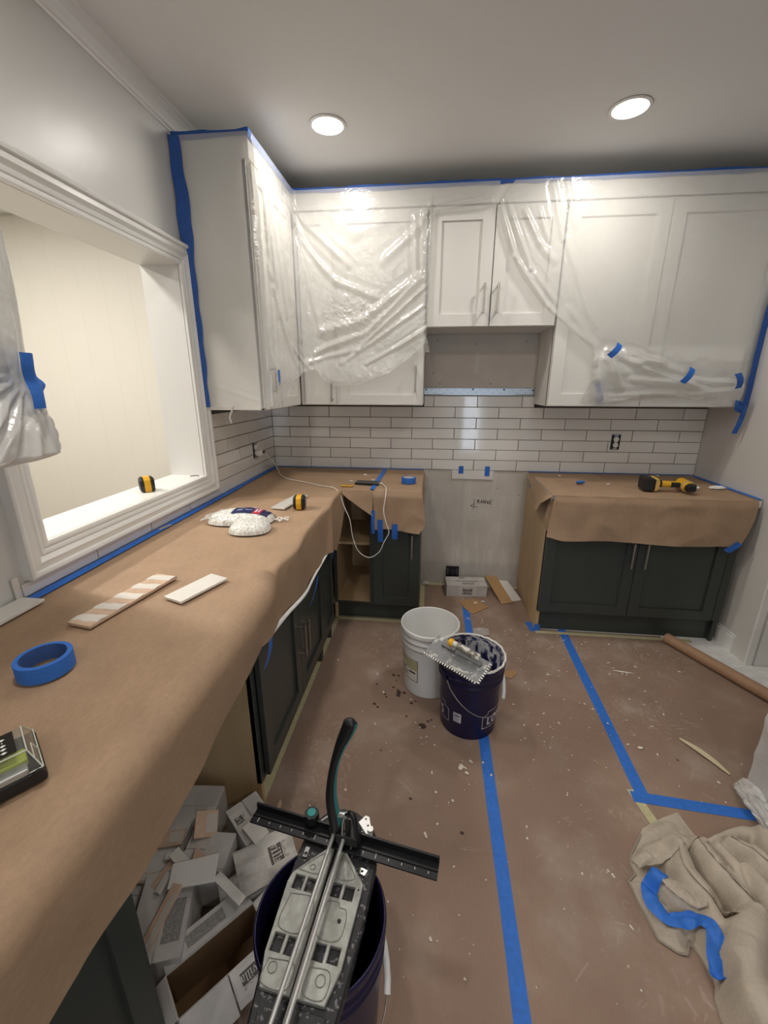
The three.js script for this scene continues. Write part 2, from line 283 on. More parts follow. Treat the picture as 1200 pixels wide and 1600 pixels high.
for (let r = 0; r < 6; r++) {
  const off = r % 2 ? 0.294 - TP / 2 : 0.294, y = TY0 + r * TH, hi = r === 0 ? 2.112 : 0.9365;
  for (let k = -1; k < 9; k++) { let a = Math.max(0.009, off + (k - 1) * TP), b = Math.min(hi, off + k * TP); if (b <= a) continue; if (a > 0.88 || (r === 0 && b > 1.0)) addTile(a, b, y, 0.042, true, k); else addTile(a, Math.min(b, 0.9365), y, TH, true, k); }
}
// the short tile stood on end at the near end of the row
addTile(2.112, 2.135, TY0, 0.072, true, 0);

// sockets
function socket(kind, p, turn, label) {
  const t = thing('power_outlet', label, 'outlet', p, turn);
  if (kind === 'duplex') {
    mesh('wall_box', span(-0.03, 0.03, -0.052, 0.052, 0.004, 0.0128), M.black, t);
    const face = std({ color: 0xe8e6e0, roughness: 0.4 });
    for (const s of [-1, 1]) { const f = mesh('receptacle', cyl(0.0165, 0.0165, 0.012, 0, s * 0.02, 0.0155, 24, [Math.PI / 2, 0, 0]), face, t); mesh('slot', [span(-0.007, -0.005, s * 0.02 - 0.001, s * 0.02 + 0.007, 0.021, 0.0222, 0), span(0.005, 0.007, s * 0.02 - 0.001, s * 0.02 + 0.006, 0.021, 0.0222, 0), cyl(0.0024, 0.0024, 0.0012, 0, s * 0.02 - 0.008, 0.0216, 10, [Math.PI / 2, 0, 0])], M.black, f); }
    mesh('mounting_tab', span(-0.014, 0.014, 0.04, 0.056, 0.0125, 0.0145), M.steel, t); mesh('mounting_tab', span(-0.014, 0.014, -0.056, -0.04, 0.0125, 0.0145), M.steel, t); mesh('yoke', span(-0.012, 0.012, -0.006, 0.006, 0.0125, 0.018), M.steel, t);
  } else {
    mesh('wall_box', [span(-0.05, 0.05, -0.047, 0.047, 0.0005, 0.003), span(-0.05, -0.044, -0.047, 0.047, 0, 0.014), span(0.044, 0.05, -0.047, 0.047, 0, 0.014), span(-0.05, 0.05, 0.041, 0.047, 0, 0.014), span(-0.05, 0.05, -0.047, -0.041, 0, 0.014)], M.black, t);
    mesh('receptacle', [cyl(0.026, 0.026, 0.014, 0.002, 0, 0.009, 24, [Math.PI / 2, 0, 0])], std({ color: 0x2a2b2d, roughness: 0.5 }), t);
    for (const s of [-1, 1]) mesh('side_bracket', span(s * 0.036 - 0.006, s * 0.036 + 0.006, -0.03, 0.03, 0.003, 0.007), std({ color: 0x6c6e70, roughness: 0.5, metalness: 0.6 }), t);
  }
  return t;
}
socket('duplex', [2.476, 1.155, 0], 0, 'uncovered duplex socket in a black box among the tiles above the right counter');
socket('range', [1.402, 0.11, 0.0], 0, 'square black range socket low on the bare wall behind the small white box');
const plugOutlet = socket('duplex', [0, 1.11, 0.372], Math.PI / 2, 'uncovered socket on the left wall with a white charger plugged into it');

// recessed ceiling lights
const rows = ['left of the two glowing round ceiling lights in front of the white cupboards', 'right of the two glowing round ceiling lights in front of the white cupboards', 'round ceiling light over the near end of the left counter', 'round ceiling light over the middle of the floor above the camera', 'round ceiling light at the back of the room on the left', 'round ceiling light at the back of the room on the right'];
LAMPS.forEach(([x, z, k], i) => {
  const t = thing('ceiling_light', rows[i], 'light', [x, CEIL, z]);
  mesh('trim_ring', lathe([[0.072, -0.006], [0.079, -0.0065], [0.0845, -0.004], [0.086, -0.0005], [0.06, -0.0005]], 48), std({ color: 0xf2f2f0, roughness: 0.4, side: THREE.DoubleSide }), t);
  mesh('diffuser', cyl(0.0735, 0.0735, 0.003, 0, -0.0045, 0, 48), std({ color: 0xffffff, emissive: 0xfffaf4, emissiveIntensity: 3.2, roughness: 0.5 }), t);
  const l = new THREE.RectAreaLight(0xfff8f0, LAMP_POWER * k, 0.13, 0.13); l.position.set(x, CEIL - 0.008, z); l.lookAt(x, 0, z); scene.add(l);
});
DINING.forEach(([x, z, power], i) => {
  const t = thing('ceiling_light', i ? 'round ceiling light near the boarded wall of the cream room' : 'round ceiling light of the cream room near the opening', 'light', [x, CEIL, z]);
  mesh('diffuser', cyl(0.12, 0.12, 0.01, 0, -0.006, 0, 40), std({ color: 0xffffff, emissive: 0xfff4e4, emissiveIntensity: 3, roughness: 0.5 }), t);
  const l = new THREE.RectAreaLight(0xfff8ee, power, 0.2, 0.2); l.position.set(x, CEIL - 0.014, z); l.lookAt(x, 0, z); scene.add(l);
});

// ---------------------------------------------------------------- cabinets
function doorGeo(w, h, rail, t = 0.02) {     // shaker door, lower-left corner at 0, 0, face towards +z
  return merge([span(0, rail, 0, h, 0, t), span(w - rail, w, 0, h, 0, t), span(rail - 0.001, w - rail + 0.001, 0, rail, 0, t - 0.0002), span(rail - 0.001, w - rail + 0.001, h - rail, h, 0, t - 0.0002), span(rail - 0.004, w - rail + 0.004, rail - 0.004, h - rail + 0.004, 0.003, t - 0.011, 0)]);
}
function barPull(len) { const r = 0.0055; return merge([bx(0.011, len, 0.011, 0, 0, 0.034, 0.003), cyl(r, r, 0.034, 0, len / 2 - 0.012, 0.017, 12, [Math.PI / 2, 0, 0]), cyl(r, r, 0.034, 0, -len / 2 + 0.012, 0.017, 12, [Math.PI / 2, 0, 0])]); }
// doors: [x0, x1, y0, y1, handle x (or null), handle y]; local axes: x along the front, y up, z out of the front
function cabinet(o) {
  const t = thing(o.name, o.label, 'cabinet', o.p, o.turn ?? 0, o.group), w = o.w / 2, m = o.mat, d = o.d, y0 = o.y0, y1 = o.y1;
  mesh('side_panel', span(-w, -w + 0.018, o.toe ? 0 : y0, y1, -d, -0.001), o.sideL ?? m, t);
  mesh('side_panel', span(w - 0.018, w, o.toe ? 0 : y0, y1, -d, -0.001), o.sideR ?? m, t);
  mesh('bottom_panel', span(-w + 0.018, w - 0.018, y0, y0 + 0.018, -d, -0.002), o.inner ?? m, t);
  mesh('back_panel', span(-w + 0.018, w - 0.018, y0, y1, -d, -d + 0.01), o.inner ?? m, t);
  mesh('top_panel', span(-w + 0.018, w - 0.018, y1 - 0.018, y1, -d, -0.002), o.inner ?? m, t);
  const fr = o.frame ?? 0.035, fg = [span(-w, -w + fr, y0, y1, -0.019, 0), span(w - fr, w, y0, y1, -0.019, 0), span(-w + fr, w - fr, y1 - fr, y1, -0.019, -0.0003), span(-w + fr, w - fr, y0, y0 + fr * 0.8, -0.019, -0.0003)];
  for (const s of o.stiles ?? []) fg.push(span(s[0], s[1], y0 + 0.01, y1 - 0.01, -0.019, -0.0002));
  mesh('face_frame', fg, m, t);
  if (o.toe) mesh('toe_board', span(-w + 0.001, w - 0.001, 0.001, y0, -o.toe - 0.012, -o.toe), o.toeMat ?? m, t);
  for (const [x0, x1, a, b, hx, hy, hl] of o.doors) {
    const g = doorGeo(x1 - x0, b - a, o.rail ?? 0.065);
    const dr = mesh('door', g, m, t); dr.position.set(x0, a, 0.0015);
    if (hx != null) { const hd = mesh('handle', barPull(hl ?? 0.16), M.nickel, dr, 'brushed metal bar handle'); hd.position.set(hx - x0, hy - a, 0.02); }
  }
  o.extra?.(t);
  return t;
}
const LTURN = Math.PI / 2;            // fronts that look towards +x: local x runs to -z
const BH = 0.885;                     // top of the base cabinets
// left run: z from 0.83 to 1.965, front of the boxes at x = 0.61
cabinet({ name: 'base_cabinet', label: 'dark green base cabinet with two tall doors and bar handles under the long papered counter', p: [0.61, 0, 1.5185], turn: LTURN, w: 0.895, d: 0.59, y0: 0.118, y1: BH, toe: 0.05, mat: M.green, toeMat: M.green, sideL: M.maple, inner: M.maple, frame: 0.03,
  doors: [[-0.415, 0.017, 0.128, 0.872, -0.01, 0.445], [0.021, 0.448, 0.128, 0.872, 0.048, 0.436]] });
cabinet({ name: 'base_cabinet', label: 'narrow dark green base cabinet between the two-door cabinet and the open corner', p: [0.61, 0, 0.95], turn: LTURN, w: 0.235, d: 0.59, y0: 0.118, y1: BH, toe: 0.05, mat: M.green, toeMat: M.green, inner: M.maple, frame: 0.02,
  doors: [[-0.116, 0.112, 0.128, 0.872, null]], rail: 0.05 });
// near cabinet, mostly hidden under the hanging paper
cabinet({ name: 'base_cabinet', label: 'dark green base cabinet at the bottom left, nearest the camera, beside the tile boxes', p: [0.61, 0, 2.99], turn: LTURN, w: 0.81, d: 0.59, y0: 0.118, y1: BH, toe: 0.05, mat: M.green, toeMat: M.green, sideR: M.green, inner: M.maple, frame: 0.03,
  doors: [[-0.4, -0.002, 0.128, 0.872, null], [0.002, 0.402, 0.128, 0.872, null]] });
// corner cabinet with an open front and one door, along the back wall
cabinet({ name: 'corner_cabinet', label: 'dark green corner base cabinet with an open doorless bay showing a brown shelf', p: [0.866, 0, 0.6], w: 0.568, d: 0.58, y0: 0.118, y1: BH, toe: 0.03, mat: M.green, toeMat: M.green, inner: M.maple, sideL: M.maple, frame: 0.02, stiles: [[-0.043, -0.018]],
  doors: [[-0.018, 0.281, 0.128, 0.872, 0.232, 0.56]],
  extra: (t) => { mesh('shelf', span(-0.266, 0.266, 0.512, 0.53, -0.56, -0.08), M.maple, t); mesh('shelf', span(-0.85, -0.285, 0.512, 0.53, -0.56, -0.08), M.maple, t); mesh('bottom_panel', span(-0.85, -0.285, 0.118, 0.136, -0.57, 0.08), M.maple, t); } });
// right base cabinet
cabinet({ name: 'base_cabinet', label: 'wide dark green base cabinet with two doors and pale wooden side right of the gap', p: [2.4475, 0, 0.62], w: 1.075, d: 0.61, y0: 0.145, y1: BH, toe: 0.03, mat: M.green, toeMat: M.green, sideL: M.maple, inner: M.maple, frame: 0.03,
  doors: [[-0.535, -0.007, 0.155, 0.872, -0.045, 0.57], [-0.003, 0.49, 0.155, 0.872, 0.032, 0.57]], rail: 0.062,
  extra: (t) => mesh('filler_strip', span(0.493, 0.535, 0.155, 0.88, 0.0005, 0.021), M.green, t) });

// upper cabinets
const UB = 1.41, UT = 2.495;
cabinet({ name: 'wall_cabinet', label: 'white wall cabinet on the left wall with its plain side towards the room, under plastic', p: [0.335, 0, 0.655], turn: LTURN, w: 0.595, d: 0.33, y0: UB, y1: UT, mat: M.white, frame: 0.03,
  doors: [[-0.285, -0.085, UB + 0.004, UT - 0.01, -0.258, 1.56, 0.13], [-0.076, 0.26, UB + 0.004, UT - 0.01, null]], rail: 0.058 });
cabinet({ name: 'wall_cabinet', label: 'white double wall cabinet in the corner left of the range gap, under crumpled plastic', p: [0.742, 0, 0.335], w: 0.79, d: 0.33, y0: UB, y1: UT, mat: M.white, frame: 0.025, stiles: [[-0.17, -0.13]],
  doors: [[-0.365, -0.163, UB + 0.004, UT - 0.01, -0.185, 1.5, 0.13], [-0.135, 0.391, UB + 0.004, UT - 0.01, 0.346, 1.57, 0.16]], rail: 0.062 });
cabinet({ name: 'wall_cabinet', label: 'short white two-door cabinet over the range gap, its left door uncovered', p: [1.518, 0, 0.335], w: 0.75, d: 0.33, y0: 1.866, y1: UT, mat: M.white, frame: 0.025, inner: M.white,
  doors: [[-0.368, -0.006, 1.87, UT - 0.01, -0.045, 2.015], [-0.001, 0.371, 1.87, UT - 0.01, 0.033, 2.015]], rail: 0.068 });
cabinet({ name: 'wall_cabinet', label: 'tall white two-door wall cabinet on the right under smooth clear plastic', p: [2.463, 0, 0.335], w: 1.133, d: 0.33, y0: UB, y1: UT, mat: M.white, frame: 0.03,
  doors: [[-0.563, -0.031, UB + 0.004, UT - 0.01, null], [-0.027, 0.495, UB + 0.004, UT - 0.01, null]], rail: 0.072,
  extra: (t) => mesh('filler_strip', span(0.5, 0.5655, UB, UT, 0.0005, 0.02), M.white, t) });
{ const t = thing('cabinet_fascia', 'long white board closing the top of the cupboards under the blue tape', 'board', [0, UT, 0]);
  mesh('fascia_board', span(0.336, WX - 0.004, 0.0005, 0.105, 0.32, 0.353), M.white, t);
  mesh('fascia_board', [span(0.32, 0.353, 0.0005, 0.105, 0.3535, 0.952), span(0.004, 0.32, 0.0005, 0.105, 0.93, 0.952)], M.white, t);
  mesh('top_cover', [span(0.336, WX - 0.004, 0.09, 0.1, 0.006, 0.32, 0), span(0.004, 0.319, 0.09, 0.1, 0.34, 0.929, 0)], M.white, t); }
{ const t = cabinet({ name: 'wall_cabinet', label: 'wall cabinet left of the opening, bagged in plastic at the left edge', p: [0.312, 0, 2.75], turn: LTURN, w: 0.93, d: 0.31, y0: 1.45, y1: 2.6, mat: M.white, frame: 0.03, doors: [[-0.46, -0.002, 1.455, 2.59, null], [0.002, 0.46, 1.455, 2.59, null]] }); }

// worktops: two white slabs
{ const t = thing('countertop', 'white stone worktop in an L along the left and back walls, covered with brown paper', 'countertop', [0, BH, 0]);
  mesh('slab', span(0.012, 0.652, 0.0005, 0.04, 0.652, 3.4), M.quartz, t);
  mesh('slab', span(0.012, 1.15, 0.0005, 0.04, 0.012, 0.6515), M.quartz, t); }
{ const t = thing('countertop', 'white stone worktop on the right base cabinet, covered with brown paper', 'countertop', [0, BH, 0]);
  mesh('slab', span(1.902, WX - 0.004, 0.0005, 0.04, 0.012, 0.66), M.quartz, t); }

// ---------------------------------------------------------------- brown paper on the worktops
const Y0 = 0.9285;
const crumple = (a, b, s, k) => k * ((fbm(a * 9, b * 9, s, 3) - 0.5) + 0.6 * Math.pow(1 - Math.abs(2 * fbm(a * 5, b * 5, s + 3, 2) - 1), 6) - 0.2);
const LOWER = [[0.70, 0.80], [0.855, 0.685], [0.948, 0.643], [1.05, 0.69], [1.166, 0.714], [1.537, 0.707], [1.75, 0.735], [1.995, 0.763], [2.066, 0.789], [2.14, 0.765], [2.437, 0.717], [2.647, 0.703], [2.743, 0.714], [3.4, 0.715]];
function drape(z0, z1, off, s) {        // from the left wall over the front edge and down
  const flat = 0.66 - 0.045;
  return grid(70, Math.round((z1 - z0) * 60), (u, v) => {
    const z = lerp(z0, z1, v), yl = table(LOWER, z), d = u * (flat + 0.22), bend = 0.045;
    const sag = 0.006 * Math.sin(z * 5 + s), bulge = 0.018 * Math.exp(-Math.pow((z - 1.62) / 0.13, 2)) + 0.012 * Math.exp(-Math.pow((z - 1.05) / 0.1, 2)) + 0.008 * Math.exp(-Math.pow((z - 2.2) / 0.4, 2));
    const pinch = 0.02 * Math.exp(-Math.pow((z - 1.86 - 0.1 * Math.max(0, 0.9 - u)) / 0.02, 2));
    if (u < 0.74) { const t = u / 0.74, x = lerp(0.04, 0.67 + 0.034 * smooth(1.78, 1.98, z) - lerp(0.014, 0.055, smooth(1.78, 1.98, z)), t); return [x, Y0 + off + pinch * smooth(0.86, 1, t) + crumple(x, z, s, 0.0024) * smooth(0, 0.1, t) + 0.002 * smooth(0.8, 1, t), z]; }
    const t = (u - 0.74) / 0.26;       // round the edge, then hanging
    const L = 0.045 + (Y0 - yl), q = t * L;
    const near = 0.034 * smooth(1.78, 1.98, z), r = lerp(0.014, 0.055, smooth(1.78, 1.98, z));
    if (q < 0.06) { const a = q / 0.06 * Math.PI / 2; return [0.67 + near - r + Math.sin(a) * r + off + bulge * Math.sin(a), Y0 + off + 0.002 - (1 - Math.cos(a)) * r + crumple(z, a, s + 1, 0.002) + pinch * (1 - a / 1.6), z]; }
    const k = (q - 0.06) / (L - 0.06), y = lerp(Y0 - r, yl, k);
    const fold = 0.012 * (vnoise(z * 7 + k * 0.8, s, s + 2) - 0.5) * k + 0.02 * Math.exp(-Math.pow((z - 1.02 - 0.1 * k) / 0.045, 2)) * k;
    return [0.67 + near * (1 - 0.4 * k) + off + bulge * (1 - 0.5 * k) + 0.012 * k + fold + crumple(z, y, s + 5, 0.004), y, z];
  }, (u, v) => [u * 0.85, lerp(z0, z1, v)]);
}
{ const t = thing('kraft_paper', 'long brown paper cover on the left worktop hanging over the front of the cabinets', 'paper cover', [0, 0, 0]);
  mesh('sheet', drape(0.662, 3.4, 0, 3), M.kraft, t);
  mesh('paper_edge', grid(4, 50, (u, v) => { const z = lerp(1.12, 2.03, v), y = table(LOWER, z); return [0.684 + 0.006 * u + 0.004 * Math.sin(u * 3) * v + 0.01 * Math.exp(-Math.pow((z - 1.62) / 0.13, 2)), y + 0.003 - u * (0.006 + 0.012 * v) , z]; }), phys({ color: 0xf2f2f0, roughness: 0.5, side: THREE.DoubleSide }), t, 'white curled paper edge along the hem'); }
{ const t = thing('kraft_paper', 'brown paper cover on the corner worktop with a cut and folded front flap', 'paper cover', [0, 0, 0]);
  mesh('sheet', grid(50, 34, (u, v) => { const x = lerp(0.04, 1.152, u), z = lerp(0.04, 0.672, v); return [x, Y0 + 0.001 + crumple(x, z, 23, 0.0024) - 0.006 * smooth(0.97, 1, v), z]; }, (u, v) => [u * 1.1, v * 0.65]), M.kraft, t);
  // front flap on the right part, flaring out at its right corner
  mesh('front_flap', grid(26, 18, (u, v) => { const y = lerp(Y0 - 0.004, 0.684 + 0.01 * Math.sin(u * 5), v), xl = lerp(0.858, 0.872, v), xr = 1.153 + 0.022 * Math.sin(Math.min(1, v / 0.78) * 1.5) - 0.03 * smooth(0.8, 1, v); const x = lerp(xl, xr, u); return [x, y, 0.672 + 0.016 * smooth(0, 0.12, v) + 0.02 * v * (0.4 + u * u) + crumple(x, y, 29, 0.009)]; }, (u, v) => [u * 0.3, v * 0.25]), M.kraft, t);
  // torn triangular flap folded back over the open bay
  mesh('torn_flap', grid(14, 10, (u, v) => { const x = lerp(0.664, 0.858, u), yb = lerp(0.915, 0.775, Math.pow(u, 0.85)), y = lerp(Y0 - 0.003, yb, v); return [x, y, 0.674 + 0.012 * v + 0.02 * v * u + crumple(x, y, 33, 0.006)]; }, (u, v) => [u * 0.2, v * 0.15]), M.kraft, t); 
  mesh('side_flap', grid(10, 16, (u, v) => { const z = lerp(0.06, 0.66, v), y = lerp(Y0 - 0.002, 0.90 - 0.16 * smooth(0.45, 1, v), u); return [1.154 + 0.012 * u + crumple(z, y, 35, 0.006), y, z]; }, (u, v) => [u * 0.2, v * 0.6]), M.kraft, t); }
{ const t = thing('kraft_paper', 'brown paper cover on the right worktop with a broad front flap', 'paper cover', [0, 0, 0]);
  mesh('sheet', grid(50, 34, (u, v) => { const x = lerp(1.905, WX - 0.03, u), z = lerp(0.03, 0.672, v); return [x, Y0 + 0.0015 + crumple(x, z, 43, 0.0024) - 0.004 * smooth(0.97, 1, v), z]; }, (u, v) => [u * 1.1, v * 0.65]), M.kraft, t);
  mesh('front_flap', grid(50, 20, (u, v) => { const sagL = 0.03 * smooth(0.12, 0, u), y = lerp(Y0 - 0.002, 0.664 + 0.022 * smooth(0.1, 0, u) + 0.012 * Math.sin(u * 7) * u, v), x = lerp(1.915 - 0.03 * v, 3.0 - 0.055 * v * v, u); return [x, y, 0.674 + 0.012 * smooth(0, 0.15, v) + 0.018 * v + 0.012 * v * Math.sin(u * 9 + 1) * (1 - u) + crumple(x, y, 47, 0.012)]; }, (u, v) => [u * 1.1, v * 0.27]), M.kraft, t);
  mesh('side_flap', grid(16, 16, (u, v) => { const z = lerp(0.05, 0.69, v), d = 0.015 + 0.12 * smooth(0.1, 0.6, v) - 0.1 * smooth(0.75, 1, v), y = Y0 - 0.001 - d * u; return [1.9 - 0.02 * u - 0.03 * u * smooth(0.3, 0.8, v) + crumple(z, y, 49, 0.006), y, z]; }, (u, v) => [u * 0.15, v * 0.6]), M.kraft, t);
  mesh('corner_fold', grid(8, 12, (u, v) => { const y = lerp(0.905, 0.70, v); return [1.9 - 0.012 * Math.sin(v * 3.1) + 0.02 * u, y, lerp(0.63, 0.69, u) + 0.014 * Math.sin(v * 6 + u * 2)]; }, (u, v) => [u * 0.06, v * 0.2]), M.kraft, t); }

// ---------------------------------------------------------------- plastic sheeting
// left sheet: runs along the side of the left cabinet, its front, the corner, the back cabinets and on as a band over the short cabinet
const S1 = 0.345, S2 = S1 + 0.59, S3 = S2 + 1.16;
function leftBase(s, round) {           // point and outward direction at distance s along the path
  if (s < S1) return [s + 0.006, 0.962, 0, 1];
  const X0 = 0.362, Z0 = 0.364;
  if (s < S2 - round) return [X0, 0.962 - (s - S1), 1, 0];
  if (s > S2 + round) return [X0 + (s - S2), Z0, 0, 1];
  const t = (s - S2 + round) / (2 * round), a = t * Math.PI / 2;        // the sheet cuts the inside corner in a curve
  return [X0 + round * (1 - Math.cos(a)), Z0 + round * (1 - Math.sin(a)), Math.cos(a), Math.sin(a)];
}
// creases: [s0, y0, s1, y1, height, width], measured off the way the sheet hangs
const CREASE = [
  [0.36, 2.53, 0.47, 2.05, 0.020, 0.016], [0.40, 2.54, 0.55, 1.96, 0.018, 0.018], [0.47, 2.52, 0.66, 1.90, 0.017, 0.018], [0.56, 2.5, 0.8, 1.8, 0.016, 0.022], [0.42, 2.1, 0.74, 1.62, 0.014, 0.02],
  [0.78, 2.5, 1.18, 2.12, 0.022, 0.02], [1.18, 2.12, 1.42, 2.03, 0.022, 0.02], [0.92, 2.5, 1.26, 2.2, 0.018, 0.016], [0.86, 2.46, 1.06, 1.84, 0.018, 0.02],
  [1.06, 1.84, 1.32, 1.9, 0.026, 0.03], [1.32, 1.9, 1.68, 2.14, 0.026, 0.022], [1.0, 1.72, 1.36, 1.84, 0.022, 0.016], [1.36, 1.84, 1.68, 2.12, 0.024, 0.014], [0.9, 1.66, 1.3, 1.74, 0.014, 0.014], [1.3, 1.74, 1.70, 2.08, 0.02, 0.012], [1.2, 1.66, 1.7, 1.98, 0.015, 0.012], [1.36, 1.66, 1.71, 1.84, 0.015, 0.012],
  [1.1, 2.5, 1.3, 2.36, 0.02, 0.03], [1.3, 2.36, 1.48, 2.42, 0.018, 0.03], [1.46, 2.22, 1.66, 2.38, 0.02, 0.022], [1.66, 2.38, 1.7, 2.46, 0.02, 0.02], [1.64, 2.44, 1.65, 2.14, 0.022, 0.014], [1.68, 2.42, 1.69, 2.16, 0.016, 0.01],
  [0.80, 2.0, 0.86, 1.78, 0.012, 0.012], [0.7, 1.75, 0.98, 1.6, 0.012, 0.015], [1.55, 1.75, 1.72, 1.86, 0.022, 0.012], [1.72, 2.46, 2.05, 2.5, 0.012, 0.012], [1.72, 2.49, 2.0, 2.53, 0.01, 0.01],
  [0.05, 2.4, 0.3, 1.9, 0.0015, 0.02], [0.08, 1.6, 0.34, 1.85, 0.002, 0.012], [0.03, 1.55, 0.3, 1.46, 0.003, 0.01]];
function creased(list, s, y) {
  let h = 0;
  for (const [a, b, c, d, k, w] of list) {
    const dx = c - a, dy = d - b, L2 = dx * dx + dy * dy, t = clamp(((s - a) * dx + (y - b) * dy) / L2), px = s - a - t * dx, py = y - b - t * dy, q = Math.hypot(px, py) / w;
    if (q < 3) { const e = (Math.exp(-q * q) - 0.25 * Math.exp(-(q - 1.8) * (q - 1.8))) * Math.min(1, 0.25 + 3 * Math.min(t, 1 - t) + 0.4); h += 0.62 * k * e; }
  }
  return h;
}
const BOT = [[0, 1.43], [S1 - 0.02, 1.415], [S1 + 0.02, 1.44], [0.52, 1.48], [0.66, 1.57], [0.8, 1.6], [S2 + 0.05, 1.63], [1.06, 1.575], [1.18, 1.525], [1.32, 1.535], [1.5, 1.61], [1.62, 1.69], [1.7, 1.77], [1.722, 1.79], [1.737, 2.43], [1.78, 2.455], [1.95, 2.46], [2.08, 2.475], [S3, 2.48]];
const sheetOut = (s, y) => {
  const side = s < S1, depth = smooth(2.58, 2.3, y);
  const big = side ? 0.004 : 0.012 + 0.02 * depth * fbm(s * 4, y * 3, 91, 2);
  const tiny = side ? 0.0015 : 0.006 * (fbm(s * 26, y * 26, 93, 3) - 0.5) * smooth(2.55, 2.2, y);
  const crinkle = 0.010 * Math.exp(-Math.pow((s - 1.3) / 0.17, 2) - Math.pow((y - 1.93) / 0.12, 2)) * (fbm(s * 70, y * 70, 95, 2) - 0.5) * 2;
  const handles = 0.03 * smooth(1.75, 1.55, y) * smooth(S1, S1 + 0.03, s) * (s < 1.73 ? 1 : 0);
  return Math.max(0.003, big + tiny + crinkle + creased(CREASE, s, y)) + handles;
};
{ const t = thing('plastic_sheet', 'crumpled clear plastic sheet taped over the left and corner cupboards', 'plastic sheet', [0, 0, 0]);
  mesh('film', grid(420, 250, (u, v) => {
    const s = u * S3, yb = table(BOT, s) + 0.012 * (vnoise(s * 16, 3, 97) - 0.5), y = lerp(2.588, yb, v);
    const round = 0.03 + 0.15 * smooth(2.55, 2.1, y), b = leftBase(s, Math.min(0.22, round)), h = sheetOut(s, y);
    return [b[0] + b[2] * h, y, b[1] + b[3] * h];
  }, (u, v) => [u * 2.1, v * 1.2]), M.film, t);
  mesh('film', grid(6, 10, (u, v) => { const y = lerp(1.80, 1.725, v); return [1.135 + 0.035 * u * (0.5 + 0.5 * v), y, 0.40 + 0.02 * Math.sin(u * 4 + v * 3)]; }), M.film, t, 'small loose corner of the sheet beside the range gap');
  mesh('film', tube([[0.17, 1.43, 0.968], [0.165, 1.405, 0.975], [0.15, 1.375, 0.972], [0.155, 1.345, 0.968]], 0.006, 16, 6), M.filmThick, t, 'twisted tail of film hanging under the cabinet'); }

// right sheet
const XL = [[1.40, 2.20], [1.50, 2.14], [1.60, 2.115], [1.66, 2.107], [1.72, 2.135], [1.76, 2.09], [1.85, 1.965], [1.965, 1.815], [2.1, 1.695], [2.229, 1.607], [2.35, 1.55], [2.464, 1.515], [2.52, 1.55], [2.588, 1.60]];
const RCREASE = [
  [1.52, 2.5, 1.63, 2.22, 0.022, 0.014], [1.63, 2.22, 1.84, 1.96, 0.024, 0.016], [1.84, 1.96, 2.12, 1.74, 0.024, 0.02], [1.57, 2.48, 1.72, 2.16, 0.02, 0.012], [1.72, 2.16, 1.95, 1.9, 0.016, 0.016], [1.66, 2.45, 1.76, 2.28, 0.02, 0.014], [1.76, 2.28, 1.84, 2.2, 0.016, 0.02], [1.74, 2.45, 1.8, 2.3, 0.014, 0.012], [1.8, 2.56, 1.88, 2.3, 0.014, 0.014], [1.87, 2.57, 1.94, 2.36, 0.009, 0.012], [1.9, 2.3, 2.1, 1.86, 0.012, 0.02], [1.95, 1.95, 2.16, 1.72, 0.016, 0.02],
  [2.2, 1.73, 2.45, 1.6, 0.03, 0.02], [2.18, 1.7, 2.3, 1.5, 0.025, 0.016], [2.16, 1.6, 2.22, 1.42, 0.03, 0.02], [2.3, 1.72, 2.62, 1.6, 0.03, 0.018], [2.36, 1.55, 2.7, 1.52, 0.026, 0.016], [2.45, 1.6, 2.8, 1.48, 0.02, 0.014], [2.25, 1.45, 2.6, 1.47, 0.022, 0.016], [2.6, 1.56, 2.9, 1.53, 0.022, 0.016], [2.7, 1.46, 2.95, 1.5, 0.02, 0.014], [2.35, 1.66, 2.5, 1.66, 0.025, 0.02]];
{ const t = thing('plastic_sheet', 'smooth clear plastic sheet over the right cupboards, bunched up along its bottom', 'plastic sheet', [0, 0, 0]);
  mesh('film', grid(300, 260, (u, v) => {
    const y = lerp(2.588, 1.435 - 0.02 * smooth(0.3, 1, u) + 0.05 * smooth(0.1, 0.4, u) * smooth(0.95, 0.5, u), v), x0 = table(XL, y), x = lerp(x0, WX - 0.012, Math.pow(u, 1.15));
    const bunch = smooth(1.76, 1.66, y) * smooth(3.0, 2.9, x), h = 0.008 + 0.01 * fbm(x * 3, y * 3, 101, 2) + creased(RCREASE, x, y) + bunch * (0.028 + 0.03 * (fbm(x * 9, y * 12, 103, 3) - 0.35)) + 0.0015 * (fbm(x * 20, y * 20, 105, 2) - 0.5);
    return [x, y, 0.362 + Math.max(0.003, h) * smooth(WX, WX - 0.08, x)];
  }, (u, v) => [u * 1.5, v * 1.2]), M.film, t);
  mesh('film', grid(60, 40, (u, v) => {   // the gathered hem folded up over the sheet
    const x = lerp(2.11 + 0.03 * Math.sin(v * 5), 2.95, u), yt = 1.735 - 0.13 * smooth(0, 0.8, u) - 0.03 * u, y = lerp(yt, 1.425 + 0.03 * smooth(0.1, 0.5, u) - 0.01 * u, v);
    return [x, y, 0.395 + 0.03 * Math.sin(v * 3.14) + 0.028 * (fbm(x * 8 + y * 6, y * 14, 107, 3) - 0.4) + creased(RCREASE, x + 0.02, y - 0.02)];
  }, (u, v) => [u, v * 0.3]), M.film, t, 'loose folded-up hem of the sheet'); }

